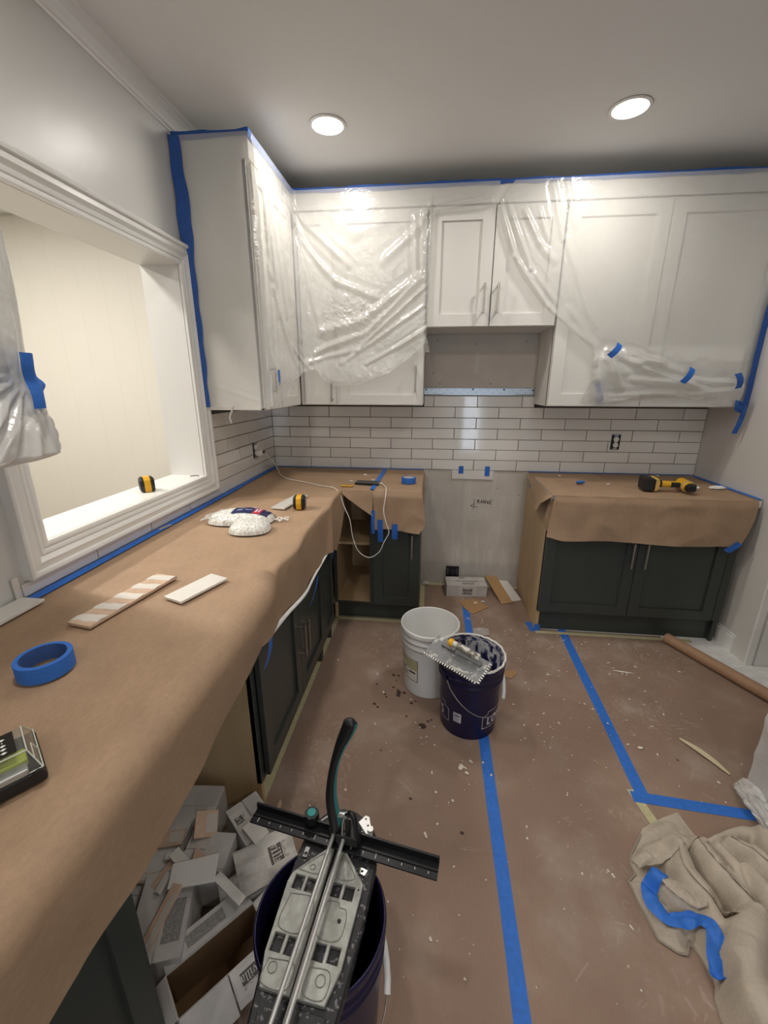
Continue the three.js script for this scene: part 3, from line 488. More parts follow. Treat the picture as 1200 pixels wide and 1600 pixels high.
// bagged cabinet at the left edge
{ const t = thing('plastic_sheet', 'plastic bag gathered round the wall cabinet at the left edge of the photo', 'plastic sheet', [0, 0, 0]);
  mesh('film', grid(150, 170, (u, v) => {
    const y = v < 0.86 ? lerp(2.6, 1.40, v / 0.86) : lerp(1.40, 1.372, (v - 0.86) / 0.14), cap = smooth(0.86, 1, v);
    const pinch = 0.009 * Math.exp(-Math.pow((y - 1.555) / 0.05, 2)), bag = 0.012 * smooth(1.53, 1.44, y), p = u * 1.2;
    const gx = p - 0.375, gy = 1.56 - y, ray = Math.atan2(gx, gy), gd = Math.hypot(gx, gy), pleat = gy > -0.01 ? (Math.sin(ray * 21 + 3 * vnoise(ray * 3, gd * 8, 111)) * 0.07 + Math.sin(ray * 43 + 4 * vnoise(ray * 5, gd * 12, 112)) * 0.03) * Math.min(gd, 0.11) : 0;
    const fold = pleat + 0.005 * Math.sin(p * 60 + 2 * vnoise(y * 2, 1, 119)) * smooth(2.3, 1.9, y) * smooth(1.5, 1.62, y) + 0.011 * (fbm(u * 9, y * 8, 115, 4) - 0.5) * (0.35 + smooth(1.9, 1.6, y));
    const o = 0.006 + bag - pinch + fold;               // path: side that faces the corner, then the front
    let x, z, nx, nz; const r = 0.05;
    if (p < 0.345 - r) { x = 0.008 + p; z = 2.238; nx = 0; nz = -1; }
    else if (p < 0.345 + r) { const a = (p - 0.345 + r) / (2 * r) * Math.PI / 2; x = 0.355 - r + r * Math.sin(a); z = 2.238 + r - r * Math.cos(a); nx = Math.sin(a); nz = -Math.cos(a); }
    else { x = 0.355; z = 2.238 + p - 0.345; nx = 1; nz = 0; }
    let qx = x + nx * o, qz = z + nz * o;
    if (cap > 0) { qx = lerp(qx, 0.19, cap * 0.8); qz = lerp(qz, Math.max(qz, 2.45), cap * 0.8); }
    return [Math.max(0.002, qx), y - 0.022 * cap * (1 - cap) * 2 + 0.01 * cap * (fbm(u * 12, v * 30, 117, 2) - 0.5), qz];
  }, (u, v) => [u * 1.2, v * 1.3]), M.filmThick, t); }

// ---------------------------------------------------------------- blue tape round the sheets
function tapeThing(label, geo, mat = M.blue, group) { const m = mesh('tape_strip', geo, mat, scene); return finish(m, label, 'tape', group); }
const wob = (a, s) => 0.004 * (vnoise(a * 14, s, 121) - 0.5) * 2;
tapeThing('long blue tape strip along the top of the white cupboards by the ceiling', grid(120, 2, (u, v) => { const x = lerp(0.36, WX - 0.02, u); return [x, 2.604 - 0.026 * v + wob(x, v * 3), 0.3565 + 0.004 * vnoise(x * 60, v * 2, 123)]; }, (u, v) => [u * 2.7, v * 0.03]), M.blueDark);
tapeThing('blue tape strip along the top front of the left cupboard', grid(40, 2, (u, v) => { const z = lerp(0.962, 0.36, u); return [0.3575 + 0.004 * vnoise(z * 60, v * 2, 125), 2.604 - 0.03 * v + wob(z, v * 3), z]; }, (u, v) => [u * 0.6, v * 0.03]), M.blue);
tapeThing('dark blue tape strip across the top of the left cupboard side', grid(24, 2, (u, v) => { const x = lerp(0.004, 0.362, u); return [x, 2.604 - 0.028 * v + wob(x, v * 3), 0.956 + 0.004 * vnoise(x * 60, v * 2, 127)]; }, (u, v) => [u * 0.35, v * 0.03]), M.blueDark);
tapeThing('crumpled blue tape strip down the left wall beside the cupboard', grid(4, 70, (u, v) => { const y = lerp(2.585, 1.425, v), w = 0.019 + 0.025 * smooth(0.5, 0, v); return [0.004 + u * w + 0.03 * smooth(0.0, 0.3, v) * (1 - smooth(0.75, 1, v) * 0.2) * u + 0.003 * Math.sin(v * 40), y, 0.982 - 0.014 * u + 0.004 * vnoise(y * 20, u * 3, 129)]; }, (u, v) => [u * 0.05, v * 1.16]), M.blueDark);
tapeThing('blue tape strip down the right wall along the edge of the plastic', grid(3, 60, (u, v) => { const y = lerp(2.56, 1.40, v), k = smooth(2.2, 1.9, y); return [WX - 0.006 - 0.034 * u * k - 0.008 * u, y, 0.372 + 0.014 * u - 0.0 + 0.006 * vnoise(y * 16, u * 2, 131)]; }, (u, v) => [u * 0.05, v]), M.blueDark);
tapeThing('dark tail of blue tape hanging below the right end of the white cupboards', ribbon([[2.992, 1.43, 0.392], [2.985, 1.39, 0.41], [2.982, 1.33, 0.405], [2.975, 1.262, 0.39]], 0.026, [0.9, 0, 0.4]), M.blueDark);
tapeThing('blue tape wad at the bottom right corner of the plastic', grid(10, 8, (u, v) => [2.925 + 0.055 * u, 1.455 - 0.06 * v - 0.015 * u, 0.41 + 0.02 * vnoise(u * 4, v * 4, 133)]), M.blueDark);
const patchTape = (label, a, b, w, z, mat = M.blue) => { const dx = b[0] - a[0], dy = b[1] - a[1], L = Math.hypot(dx, dy); return tapeThing(label, grid(3, 8, (u, v) => { const k = (u - 0.5) * w, bow = 0.012 * Math.sin(v * 3.1); return [a[0] + dx * v - dy / L * k + bow * 0.5, a[1] + dy * v + dx / L * k, z + bow + 0.003 * vnoise(u * 3, v * 5, 135)]; }, (u, v) => [u * w, v * L]), mat); };
patchTape('short blue tape piece at the upper left of the bunched plastic hem', [2.175, 1.69], [2.222, 1.755], 0.034, 0.475);
patchTape('short blue tape piece in the middle of the bunched plastic hem', [2.592, 1.55], [2.63, 1.628], 0.034, 0.465);
patchTape('short blue tape piece near the right end of the bunched plastic hem', [2.902, 1.52], [2.882, 1.60], 0.034, 0.445, M.blueDark);
patchTape('curled blue tape seen through the lower left corner of the right plastic sheet', [2.165, 1.55], [2.2, 1.43], 0.03, 0.372);
tapeThing('small blue tape piece under the plastic at the left cupboard handle', grid(3, 6, (u, v) => [0.41, 1.61 - 0.075 * v, 0.93 - 0.03 * u]), M.blue);
tapeThing('broad blue tape band round the gathered neck of the left plastic bag', grid(8, 24, (u, v) => { const y = lerp(1.602, 1.494, v), w = 0.07 + 0.02 * Math.exp(-Math.pow((v - 0.55) / 0.13, 2)) * u, z = lerp(2.288, 2.276, smooth(0.2, 0.7, v)) + 0.03 - u * w; return [0.392 - 0.045 * smooth(0.35, 1, u) - 0.008 * v - 0.006 * Math.exp(-Math.pow((v - 0.5) / 0.2, 2)), y, z]; }, (u, v) => [u * 0.05, v * 0.2]), M.blue);

// ---------------------------------------------------------------- paper on the floor
const floorPaperMap = canvasTex(1300, 1800, (c, w, h) => {             // x 0.5 to 3.1, z 0 to 3.6, 500 pixels a metre: scuffs, dust and drips on rosin paper
  const im = c.createImageData(w, h);
  for (let j = 0; j < h; j++) for (let i = 0; i < w; i++) {
    const x = i / 500, z = j / 500, n = fbm(x * 3, z * 3, 141, 5), f = vnoise(i * 0.9, j * 0.25, 143), sc = Math.pow(fbm(x * 7, z * 7, 145, 5), 3), o = (j * w + i) * 4;
    const k = 0.9 + 0.16 * n + 0.04 * (f - 0.5), d = clamp(sc * 1.5 - 0.14) * 0.55;
    im.data[o] = lerp(146 * k, 190, d); im.data[o + 1] = lerp(122 * k, 180, d); im.data[o + 2] = lerp(106 * k, 168, d); im.data[o + 3] = 255;
  }
  c.putImageData(im, 0, 0);
  const X = (x) => (x - 0.5) * 500, Z = (z) => z * 500;
  let q = 99; const r = () => { q = (q * 1664525 + 1013904223) >>> 0; return q / 4294967296; };
  for (const [x, z, a, b] of [[2.1, 0.75, 0.5, 0.3], [2.45, 0.85, 0.35, 0.3], [1.75, 0.75, 0.3, 0.2], [2.6, 0.75, 0.25, 0.14], [0.8, 1.75, 0.14, 0.3], [1.0, 0.9, 0.2, 0.2], [2.25, 1.35, 0.25, 0.12], [1.9, 2.1, 0.2, 0.4]])      // dusty footprints and sweepings
    for (let k = 0; k < 260; k++) { const t = r() * 6.28, d = Math.sqrt(r()) ; c.fillStyle = 'rgba(214,206,196,' + (0.05 + 0.16 * r()) + ')'; const s = 1 + 5 * r() * r(); c.save(); c.translate(X(x + Math.cos(t) * a * d), Z(z + Math.sin(t) * b * d)); c.rotate(r() * 3); c.fillRect(-s * 2, -s * 0.4, s * 4, s * 0.8); c.restore(); }
  c.strokeStyle = 'rgba(220,208,196,0.28)';
  for (let k = 0; k < 60; k++) { const x = X(0.6 + 2.1 * r()), z = Z(0.4 + 2.6 * r()), a = r() * 6.28, l = 8 + 40 * r(); c.lineWidth = 0.6 + 1.2 * r(); c.beginPath(); c.moveTo(x, z); c.lineTo(x + Math.cos(a) * l, z + Math.sin(a) * l); c.stroke(); }
  c.fillStyle = 'rgba(48,34,26,0.85)';
  for (const [x, z, s] of [[0.955, 1.385, 4], [0.974, 1.404, 3], [1.0, 1.31, 3], [1.01, 1.33, 2.5], [1.032, 1.157, 4], [1.06, 1.16, 3], [1.05, 1.2, 2], [1.198, 1.503, 8], [1.225, 1.47, 3], [1.24, 1.46, 2.5], [1.12, 1.45, 2.5], [1.1, 1.29, 4], [1.14, 1.36, 4], [1.16, 1.345, 2.5], [1.04, 1.255, 3], [1.35, 1.98, 3], [1.16, 1.87, 2.5], [0.95, 1.24, 2.5], [2.29, 1.57, 2], [1.02, 1.66, 2]]) { c.beginPath(); c.ellipse(X(x), Z(z), s * 1.2, s, 0.5, 0, 7); c.fill(); }
  c.fillStyle = 'rgba(60,46,38,0.9)'; c.beginPath(); c.moveTo(X(1.06), Z(1.262)); c.lineTo(X(1.083), Z(1.285)); c.lineTo(X(1.078), Z(1.325)); c.lineTo(X(1.06), Z(1.318)); c.fill();
});
const floorPaper = std({ map: floorPaperMap, roughness: 0.82, bumpMap: bumpSoft, bumpScale: 0.0025 });
function floorSheet(pts, label) { const m = mesh('kraft_paper', uvWorld(sheet(pts, 0.0008, 0.0012), (x, y, z) => [(x - 0.5) / 2.6, 1 - z / 3.6]), floorPaper, scene); return finish(m, label, 'floor paper'); }
const SEAM1 = 1.476, SEAM2 = 2.082;
floorSheet([[0.575, 0.6], [1.16, 0.6], [1.175, 0.03], [SEAM1, 0.03], [SEAM1, 4.2], [0.62, 4.2], [0.62, 2.0], [0.575, 1.96]], 'brown paper on the floor left of the long middle tape line');
floorSheet([[SEAM1 + 0.001, 0.03], [1.925, 0.03], [1.925, 0.6], [SEAM2, 0.6], [SEAM2, 4.2], [SEAM1 + 0.001, 4.2]], 'brown paper on the floor between the two tape lines');
floorSheet([[SEAM2 + 0.001, 0.6], [2.69, 0.6], [2.71, 0.69], [2.94, 1.14], [3.5, 2.25], [3.5, 4.2], [SEAM2 + 0.001, 4.2]], 'brown paper on the floor right of the right tape line');
const FY = 0.0022;
tapeThing('long blue tape line down the middle of the floor, running under the dark bucket', slabStrip(1.486, 0.36, 1.462, 3.6, 0.046, FY));
tapeThing('blue tape line on the floor from the right cabinet to the cloth', slabStrip(2.088, 0.585, 2.062, 1.785, 0.048, FY));
tapeThing('short crosswise blue tape line on the floor ending at the wrapped box', slabStrip(2.02, 1.765, 2.44, 1.797, 0.046, FY + 0.0007));
tapeThing('blue tape scrap on the floor at the foot of the right cabinet', merge([slabStrip(1.895, 0.52, 1.905, 0.63, 0.05, FY), span(1.904, 1.94, 0.0, 0.05, 0.6225, 0.6235, 0)]));
tapeThing('cream masking tape piece under the crosswise blue tape', slabStrip(2.03, 1.735, 2.062, 1.9, 0.034, FY - 0.0001), M.masking);
const maskGroup = null;
for (const [label, a] of [
  ['cream masking tape on the floor along the left cabinets', [0.592, 0.6, 0.584, 1.99, 0.036]],
  ['cream masking tape on the floor in front of the open corner cabinet', [0.575, 0.606, 1.165, 0.606, 0.03]],
  ['cream masking tape on the floor along the left side of the range gap', [1.17, 0.02, 1.172, 0.6, 0.032]],
  ['cream masking tape on the floor along the bare wall of the range gap', [1.17, 0.022, 1.9, 0.022, 0.036]],
  ['cream masking tape on the floor along the foot of the right cabinet', [1.912, 0.634, 2.86, 0.634, 0.028]]]) tapeThing(label, slabStrip(a[0], a[1], a[2], a[3], a[4], FY + 0.0003, 0.001), M.masking);

// ---------------------------------------------------------------- buckets
function bucketBody(wall, floorT = 0.004) {   // five gallon pail: base r 0.129, rim r 0.151, height 0.372; outside up, then inside down
  const out = [[0, 0.003], [0.118, 0.003], [0.121, 0], [0.127, 0], [0.129, 0.004], [0.1405, 0.262], [0.1405, 0.272], [0.1475, 0.278], [0.1475, 0.286], [0.1428, 0.291], [0.1425, 0.306], [0.1495, 0.312], [0.1495, 0.319], [0.145, 0.324], [0.1447, 0.343], [0.1505, 0.346], [0.1515, 0.352], [0.1515, 0.366], [0.149, 0.371], [0.1462, 0.372], [0.144, 0.369]];
  return lathe([...out, [0.1415, 0.34], [0.126, 0.012], [0.12, 0.008 + floorT], [0, 0.008 + floorT]], 72);
}
function wrapPatch(a0, a1, y0, y1, off) {     // label on the pail's side, angles from +z towards +x
  const R = (y) => lerp(0.129, 0.1405, y / 0.262) + off;
  return grid(28, 6, (u, v) => { const a = lerp(a0, a1, u), y = lerp(y0, y1, v), r = R(y); return [Math.sin(a) * r, y, Math.cos(a) * r]; });
}
function bail(parent, drop, a, grip, mat) {   // wire handle hanging from two ears at angle a, dropped towards +z of the pail
  const R = 0.150, pts = [];
  for (let i = 0; i <= 20; i++) { const t = i / 20 * Math.PI, x = Math.cos(t) * (R + 0.004), s = Math.sin(t); pts.push([x, 0.300 - drop * s, Math.sqrt(Math.max(0, 1 - (x / (R + 0.006)) ** 2)) * 0.150 + 0.004 * s]); }
  const w = mesh('wire_handle', tube(pts, 0.0021, 60, 6), mat, parent); w.rotation.y = a;
  if (grip != null) { const t0 = grip, p = []; for (let i = -4; i <= 4; i++) { const k = clamp((t0 + i * 0.025), 0, 1) * 20, j = Math.min(19, Math.floor(k)), f = k - j; p.push(pts[j].map((q, n) => lerp(q, pts[j + 1][n], f))); } mesh('grip', tube(p, 0.009, 16, 10), std({ color: 0xe6e6e4, roughness: 0.5 }), w); }
  for (const s of [0, Math.PI]) mesh('ear', cyl(0.014, 0.016, 0.012, 0, 0, 0, 16, [0, 0, Math.PI / 2]).translate(0.149, 0.300, 0).rotateY(a + s), mat === M.chrome ? w.material : parent.userData.m, parent);
}
const whitePlastic = phys({ color: 0xe9eae8, roughness: 0.34 });
{ const t = thing('bucket', 'clean empty white plastic bucket with a paper label, standing behind the dark one', 'bucket', [1.222, 0.0022, 1.192]);
  mesh('body', bucketBody(), phys({ color: 0xe9eae8, roughness: 0.34, side: THREE.DoubleSide }), t);
  const lab = canvasTex(420, 300, (c, w, h) => {
    c.fillStyle = '#e6e4da'; c.fillRect(0, 0, w, h); c.fillStyle = '#c8c39a'; c.fillRect(200, 14, 208, 130); c.fillStyle = '#a9a478'; for (let i = 0; i < 9; i++) c.fillRect(215 + i * 22, 20, 9, 118);
    c.fillStyle = '#d8cf9a'; c.fillRect(12, 14, 188, 120); c.fillStyle = '#e9e4c8'; c.beginPath(); c.moveTo(60, 134); c.lineTo(150, 20); c.lineTo(250, 134); c.fill(); c.strokeStyle = '#4a4636'; c.lineWidth = 6; c.beginPath(); c.moveTo(60, 134); c.lineTo(150, 20); c.lineTo(250, 134); c.stroke();
    c.beginPath(); c.arc(150, 82, 26, 0, 7); c.stroke(); c.fillStyle = '#33302a'; for (const [x, y, a, b] of [[30, 154, 190, 22], [30, 190, 250, 10], [30, 210, 240, 8], [30, 228, 250, 8], [30, 246, 200, 8], [290, 168, 96, 24]]) c.fillRect(x, y, a, b);
    c.fillStyle = '#e6e4da'; for (let i = 0; i < 22; i++) c.fillRect(36 + i * 12, 186, 3, 70); c.strokeStyle = '#2d2a22'; c.lineWidth = 9; c.strokeRect(4, 4, w - 8, h - 8); });
  mesh('label', wrapPatch(-1.7, -0.42, 0.085, 0.215, 0.0007), std({ map: lab, roughness: 0.5, side: THREE.DoubleSide }), t);
  t.userData.m = whitePlastic; bail(t, 0.13, 1.75, null, M.chrome); delete t.userData.m; }
const navy = phys({ color: 0x15143c, roughness: 0.34 });
const navySmear = dataTex(512, (u, v) => { const a = fbm(u * 30, v * 9, 151, 5, 0), b = fbm(u * 90, v * 50, 153, 3); const k = smooth(0.4, 0.54, a * 0.7 + b * 0.3); return [lerp(26, 172, k), lerp(25, 173, k), lerp(70, 176, k)].map((x) => x * (0.85 + 0.3 * b)); });
const navyOut = dataTex(512, (u, v) => { const a = fbm(u * 9, v * 6, 155, 5), b = fbm(u * 60, v * 40, 157, 3), k = smooth(0.6, 0.85, a * 0.6 + b * 0.4) * 0.4; return [lerp(21, 120, k), lerp(20, 120, k), lerp(58, 150, k)]; });
function navyBucket(label, p, turn) {
  const t = thing('bucket', label, 'bucket', p, turn);
  mesh('body', bucketBody(), phys({ map: navyOut, roughness: 0.32, side: THREE.DoubleSide }), t);
  return t;
}
{ const t = navyBucket('dark blue mortar bucket with white lettering and a notched trowel across its crusted rim', [1.411, 0.0028, 1.433], 0);
  mesh('mortar_crust', lathe([[0.1432, 0.366], [0.1405, 0.338], [0.128, 0.06], [0.12, 0.035], [0, 0.03]], 72), std({ map: navySmear, roughness: 0.6, side: THREE.DoubleSide, bumpMap: bumpSoft, bumpScale: 0.004 }), t, 'grey mortar smeared on the inside');
  mesh('rim_crust', subdivide(plain(new THREE.TorusGeometry(0.1478, 0.0052, 8, 120).rotateX(Math.PI / 2).translate(0, 0.3705, 0)), (x, y, z) => { const a = Math.atan2(z, x), k = 1 + 0.02 * (vnoise(a * 14, 2, 161) - 0.5); return [x * k, y + 0.006 * (vnoise(a * 22, y * 300, 163) - 0.5), z * k]; }), std({ color: 0xd4d2cc, roughness: 0.8 }), t, 'dried white mortar on the rim');
  const lab = (kind) => canvasTex(512, 320, (c, w, h) => {
    c.fillStyle = '#15143c'; c.fillRect(0, 0, w, h); c.strokeStyle = '#dcdce0'; c.lineWidth = 9; c.fillStyle = '#dcdce0'; c.font = 'bold 190px sans-serif';
    c.beginPath(); if (kind) { c.moveTo(18, 302); c.lineTo(18, 110); c.lineTo(110, 82); c.lineTo(110, 40); c.lineTo(506, 40); c.moveTo(18, 302); c.lineTo(506, 302); } else { c.moveTo(6, 40); c.lineTo(400, 40); c.lineTo(400, 84); c.lineTo(492, 112); c.lineTo(492, 302); c.lineTo(6, 302); } c.stroke();
    c.fillText(kind ? 'LOW' : "E'S", kind ? 92 : 110, 262); });
  mesh('lettering', wrapPatch(0.36, 1.4, 0.055, 0.165, 0.0008), std({ map: lab(1), roughness: 0.4, side: THREE.DoubleSide }), t);
  mesh('lettering', wrapPatch(-1.78, -0.76, 0.06, 0.17, 0.0008), std({ map: lab(0), roughness: 0.4, side: THREE.DoubleSide }), t);
  mesh('label', wrapPatch(-0.60, -0.33, 0.085, 0.135, 0.0008), std({ map: canvasTex(160, 200, (c, w, h) => { c.fillStyle = '#d6d8de'; c.fillRect(0, 0, w, h); c.fillStyle = '#3a3c58'; for (let i = 0; i < 14; i++) c.fillRect(14, 14 + i * 13, i % 5 ? 120 : 80, 6); c.fillRect(14, 50, 128, 20); }), roughness: 0.5, side: THREE.DoubleSide }), t);
  t.userData.m = navy; bail(t, 0.16, 0.62, 0.2, M.nickel); delete t.userData.m; }

// notched trowel lying across the front of the rim
{ const t = thing('notched_trowel', 'mortar-caked notched steel trowel lying across the dark bucket', 'trowel', [1.338, 0.392, 1.505], -0.64);
  t.rotation.order = 'YXZ'; t.rotation.x = 0.34; t.rotation.z = -0.08;
  const L = 0.27, W = 0.115, pts = [], teeth = 22;
  pts.push([-L / 2, 0], [-L / 2, -W]);
  for (let i = 0; i < teeth; i++) { const a = -L / 2 + i * L / teeth, s = L / teeth; pts.push([a, -W], [a, -W - 0.008], [a + s * 0.5, -W - 0.008], [a + s * 0.5, -W]); }
  pts.push([L / 2, -W]); for (let i = 0; i < 9; i++) { const y = -W + i * W / 9, s = W / 9; pts.push([L / 2 + 0.008, y], [L / 2 + 0.008, y + s * 0.5], [L / 2, y + s * 0.5], [L / 2, y + s]); }
  const steelMap = dataTex(256, (u, v) => { const k = smooth(0.5, 0.85, fbm(u * 6, v * 6, 165, 5, 6)); return [lerp(128, 206, k), lerp(130, 204, k), lerp(132, 198, k)]; }, 8);
  mesh('blade', uvBox(poly(pts, 0.0016).rotateX(-Math.PI / 2).translate(0, 0, -W / 2)), std({ map: steelMap, roughness: 0.5, metalness: 0.25 }), t);
  mesh('teeth_mortar', merge(Array.from({ length: teeth }, (q, i) => bx(L / teeth * 0.55, 0.005, 0.011, -L / 2 + (i + 0.27) * L / teeth, 0.001, W / 2 + 0.003, 0.002)).concat(Array.from({ length: 9 }, (q, i) => bx(0.012, 0.005, W / 9 * 0.55, L / 2 + 0.003, 0.001, W / 2 - (i + 0.3) * W / 9, 0.002)))), std({ color: 0xe4e2dc, roughness: 0.8 }), t, 'white mortar in the notches');
  mesh('mounting_bar', subdivide(bx(0.2, 0.014, 0.02, 0.01, 0.008, -0.022, 0.004), (x, y, z) => [x, y + 0.003 * vnoise(x * 60, z * 60, 167), z]), std({ map: steelMap, roughness: 0.7 }), t);
  const hd = mesh('handle', tube([[-0.03, 0.02, -0.024], [-0.035, 0.045, -0.024], [0.0, 0.052, -0.024], [0.06, 0.05, -0.024], [0.1, 0.046, -0.024]], 0.0155, 30, 12), std({ map: dataTex(128, (u, v) => { const k = smooth(0.4, 0.6, fbm(u * 8, v * 8, 169, 3, 8)); return [lerp(120, 214, k), lerp(116, 212, k), lerp(104, 206, k)]; }), roughness: 0.75, bumpMap: bumpSoft, bumpScale: 0.004 }), t, 'mortar-covered handle');
  mesh('handle_end', new THREE.SphereGeometry(0.0185, 20, 14).translate(-0.038, 0.05, -0.024), M.yellow, hd, 'yellow end of the handle'); }

// ---------------------------------------------------------------- things on the floor at the back
const villaTex = (rot, decor = true) => canvasTex(300, 200, (c, w, h) => {
  c.fillStyle = '#c9c5c0'; c.fillRect(0, 0, w, h); c.fillStyle = '#5a5652'; c.fillRect(64, 66, 172, 100); c.fillStyle = '#d4d0ca'; c.font = '88px serif'; c.textAlign = 'center'; c.fillText('villa', 150, 146);
  c.strokeStyle = '#6a6662'; c.lineWidth = 3; if (decor) for (const x of [80, 220]) { c.beginPath(); c.arc(x, 44, 13, 0, 7); c.stroke(); c.beginPath(); c.arc(x, 44, 5, 0, 7); c.stroke(); c.beginPath(); c.moveTo(x, 57); c.quadraticCurveTo(150, 62, 150, 40); c.stroke(); } });
const VILLA = std({ map: villaTex(), roughness: 0.8, side: THREE.DoubleSide }), printTex = std({ map: canvasTex(640, 240, (c, w, h) => { c.fillStyle = '#a9a6a1'; c.fillRect(0, 0, w, h); c.fillStyle = '#55524f'; for (let r = 0; r < 26; r++) { let x = 6; while (x < w - 20) { const l = 6 + hash(x, r, 5) * 40; if (hash(x, r, 6) > 0.12) c.fillRect(x, 6 + r * 9, Math.min(l, w - 10 - x), 5); x += l + 5; } } }), roughness: 0.85, side: THREE.DoubleSide });
const boxWhite = std({ map: dataTex(256, (u, v) => tone([200, 196, 191], 0.9 + 0.13 * fbm(u * 8, v * 8, 171, 4, 8)), 3), roughness: 0.82, side: THREE.DoubleSide });
{ const t = thing('tile_box', 'small white lettered tile box on the floor by the bare wall', 'box', [1.498, FY, 0.135], 0.06);
  const L = 0.302, H = 0.092, W = 0.15;
  mesh('carton', [span(-L / 2, L / 2, 0, H - 0.003, -W / 2, W / 2, 0.002)], boxWhite, t);
  mesh('flap', span(-L / 2, L / 2, H - 0.0028, H, 0.004, W / 2 + 0.001, 0.001), boxWhite, t); mesh('flap', span(-L / 2, L / 2, H - 0.0028, H, -W / 2 - 0.001, -0.004, 0.001), boxWhite, t);
  mesh('lettering', grid(1, 1, (u, v) => [-0.06 + u * 0.13, 0.004 + v * 0.088, W / 2 + 0.0016]), VILLA, t);
  mesh('print', grid(1, 1, (u, v) => [-0.03 + u * 0.09, H + 0.0006, 0.055 - v * 0.03]), printTex, t); mesh('print', grid(1, 1, (u, v) => [-0.05 + u * 0.05, H + 0.0006, -0.045 - v * 0.022]), printTex, t); mesh('print', grid(1, 1, (u, v) => [-0.08 + u * 0.17, H + 0.0007, 0.005 - v * 0.008]), M.black, t); }
{ const o = finish(mesh('cardboard_scrap', sheet([[1.442, 0.288], [1.56, 0.245], [1.60, 0.29], [1.645, 0.36], [1.60, 0.40], [1.523, 0.466], [1.48, 0.40]], 0.0035, 0.004), M.cardboard, scene), 'flat torn piece of brown cardboard on the floor in front of the tile box', 'cardboard');
  const b = finish(mesh('cardboard_strip', bx(0.088, 0.004, 0.40, 0, 0, 0, 0.001), M.cardboard, scene), 'long strip of brown cardboard leaning against the bare wall', 'cardboard'); b.position.set(1.735, 0.056, 0.105); b.rotation.set(0.24, 0.29, 0.05, 'YXZ');
  const c = finish(mesh('wall_tile', bx(0.075, 0.008, 0.30, 0, 0, 0, 0.0015), M.tile[2], scene), 'white tile leaning beside the cardboard strip by the pale cabinet side', 'tile'); c.position.set(1.828, 0.03, 0.1); c.rotation.set(0.15, 0.26, 0.03, 'YXZ'); }

// roll of paper at the right
{ const t = thing('paper_roll', 'long roll of brown paper lying on the floor at the right wall', 'paper roll', [2.692, 0.034, 0.664]);
  const ang = Math.atan2(2.94 - 2.70, 1.15 - 0.68), L = 1.9; t.rotation.y = ang;
  const spiral = []; for (let i = 0; i <= 70; i++) { const a = i / 70 * Math.PI * 2 * 2.6, r = 0.032 - 0.0009 * a / 2; spiral.push([Math.cos(a) * r, Math.sin(a) * r]); } for (let i = 70; i >= 0; i--) { const a = i / 70 * Math.PI * 2 * 2.6, r = 0.0308 - 0.0009 * a / 2; spiral.push([Math.cos(a) * r, Math.sin(a) * r]); }
  mesh('paper', uvBox(poly(spiral, L)), std({ map: kraftMap([168, 134, 106], 175), roughness: 0.75, side: THREE.DoubleSide }), t); }

// wrapped cabinet at the right edge
{ const t = thing('wrapped_cabinet', 'grey box-like cabinet wrapped in plastic at the right edge', 'cabinet', [2.76, 0, 2.3]);
  mesh('panel', span(-0.29, 0.29, 0.085, 0.9, -0.58, 0.6), std({ color: 0x8f8d8a, roughness: 0.6 }), t);
  mesh('plinth', span(-0.27, 0.28, 0.002, 0.085, -0.56, 0.58), std({ color: 0x8b8a88, roughness: 0.6 }), t);
  mesh('film', grid(60, 50, (u, v) => { const z = lerp(-0.6, 0.6, u), y = lerp(0.9, 0.06, v), f = Math.pow(1 - Math.abs(2 * fbm(z * 3 + y * 3, y * 5 - z * 6, 181, 2) - 1), 7); return [-0.294 - 0.008 * f - 0.004 * fbm(z * 8, y * 8, 183, 2), y, z]; }, (u, v) => [u * 1.2, v * 0.9]), M.filmThick, t);
  mesh('film', grid(30, 50, (u, v) => { const x = lerp(-0.296, 0.29, u), y = lerp(0.9, 0.06, v); return [x, y, -0.586 - 0.008 * fbm(x * 8, y * 8, 187, 2)]; }, (u, v) => [u * 0.6, v * 0.9]), M.filmThick, t);
  mesh('film', grid(46, 34, (u, v) => { const z = lerp(-0.62, -0.40, u), e = Math.sqrt(Math.max(0, 1 - Math.pow(2 * u - 1, 2))), a = v * 3.0, r = (0.05 + 0.05 * fbm(z * 16, a * 2, 185, 3)) * (0.25 + 0.75 * e); return [-0.30 - Math.sin(a) * r * 0.7 + 0.02 * (fbm(z * 40, a * 6, 189, 2) - 0.5), 0.006 + (1 - Math.cos(a)) * r * 0.55 + 0.016 * fbm(z * 34, a * 5, 191, 2) * e, z]; }, (u, v) => [u, v * 0.2]), phys({ color: 0xf4f4f2, roughness: 0.2, transmission: 0.5, thickness: 0, side: THREE.DoubleSide, bumpMap: bumpSoft, bumpScale: 0.006 }), t, 'bunched clear film on the floor'); }

// ---------------------------------------------------------------- canvas drop cloth
const CLOTHRIM = [[1.915, 1.994], [2.003, 1.892], [2.083, 1.849], [2.161, 1.815], [2.169, 1.874], [2.182, 1.92], [2.246, 1.891], [2.32, 1.865], [2.385, 1.86], [2.44, 1.875], [2.452, 2.0], [2.452, 2.6], [2.25, 2.75], [1.99, 2.62], [1.967, 2.385], [1.975, 2.34], [1.997, 2.31], [1.99, 2.258], [1.98, 2.218], [1.954, 2.253], [1.933, 2.252], [1.891, 2.227], [1.876, 2.137], [1.871, 2.079], [1.904, 2.054], [1.901, 2.024]];
const inside = (x, z, P) => { let c = false; for (let i = 0, j = P.length - 1; i < P.length; j = i++) if ((P[i][1] > z) !== (P[j][1] > z) && x < (P[j][0] - P[i][0]) * (z - P[i][1]) / (P[j][1] - P[i][1]) + P[i][0]) c = !c; return c; };
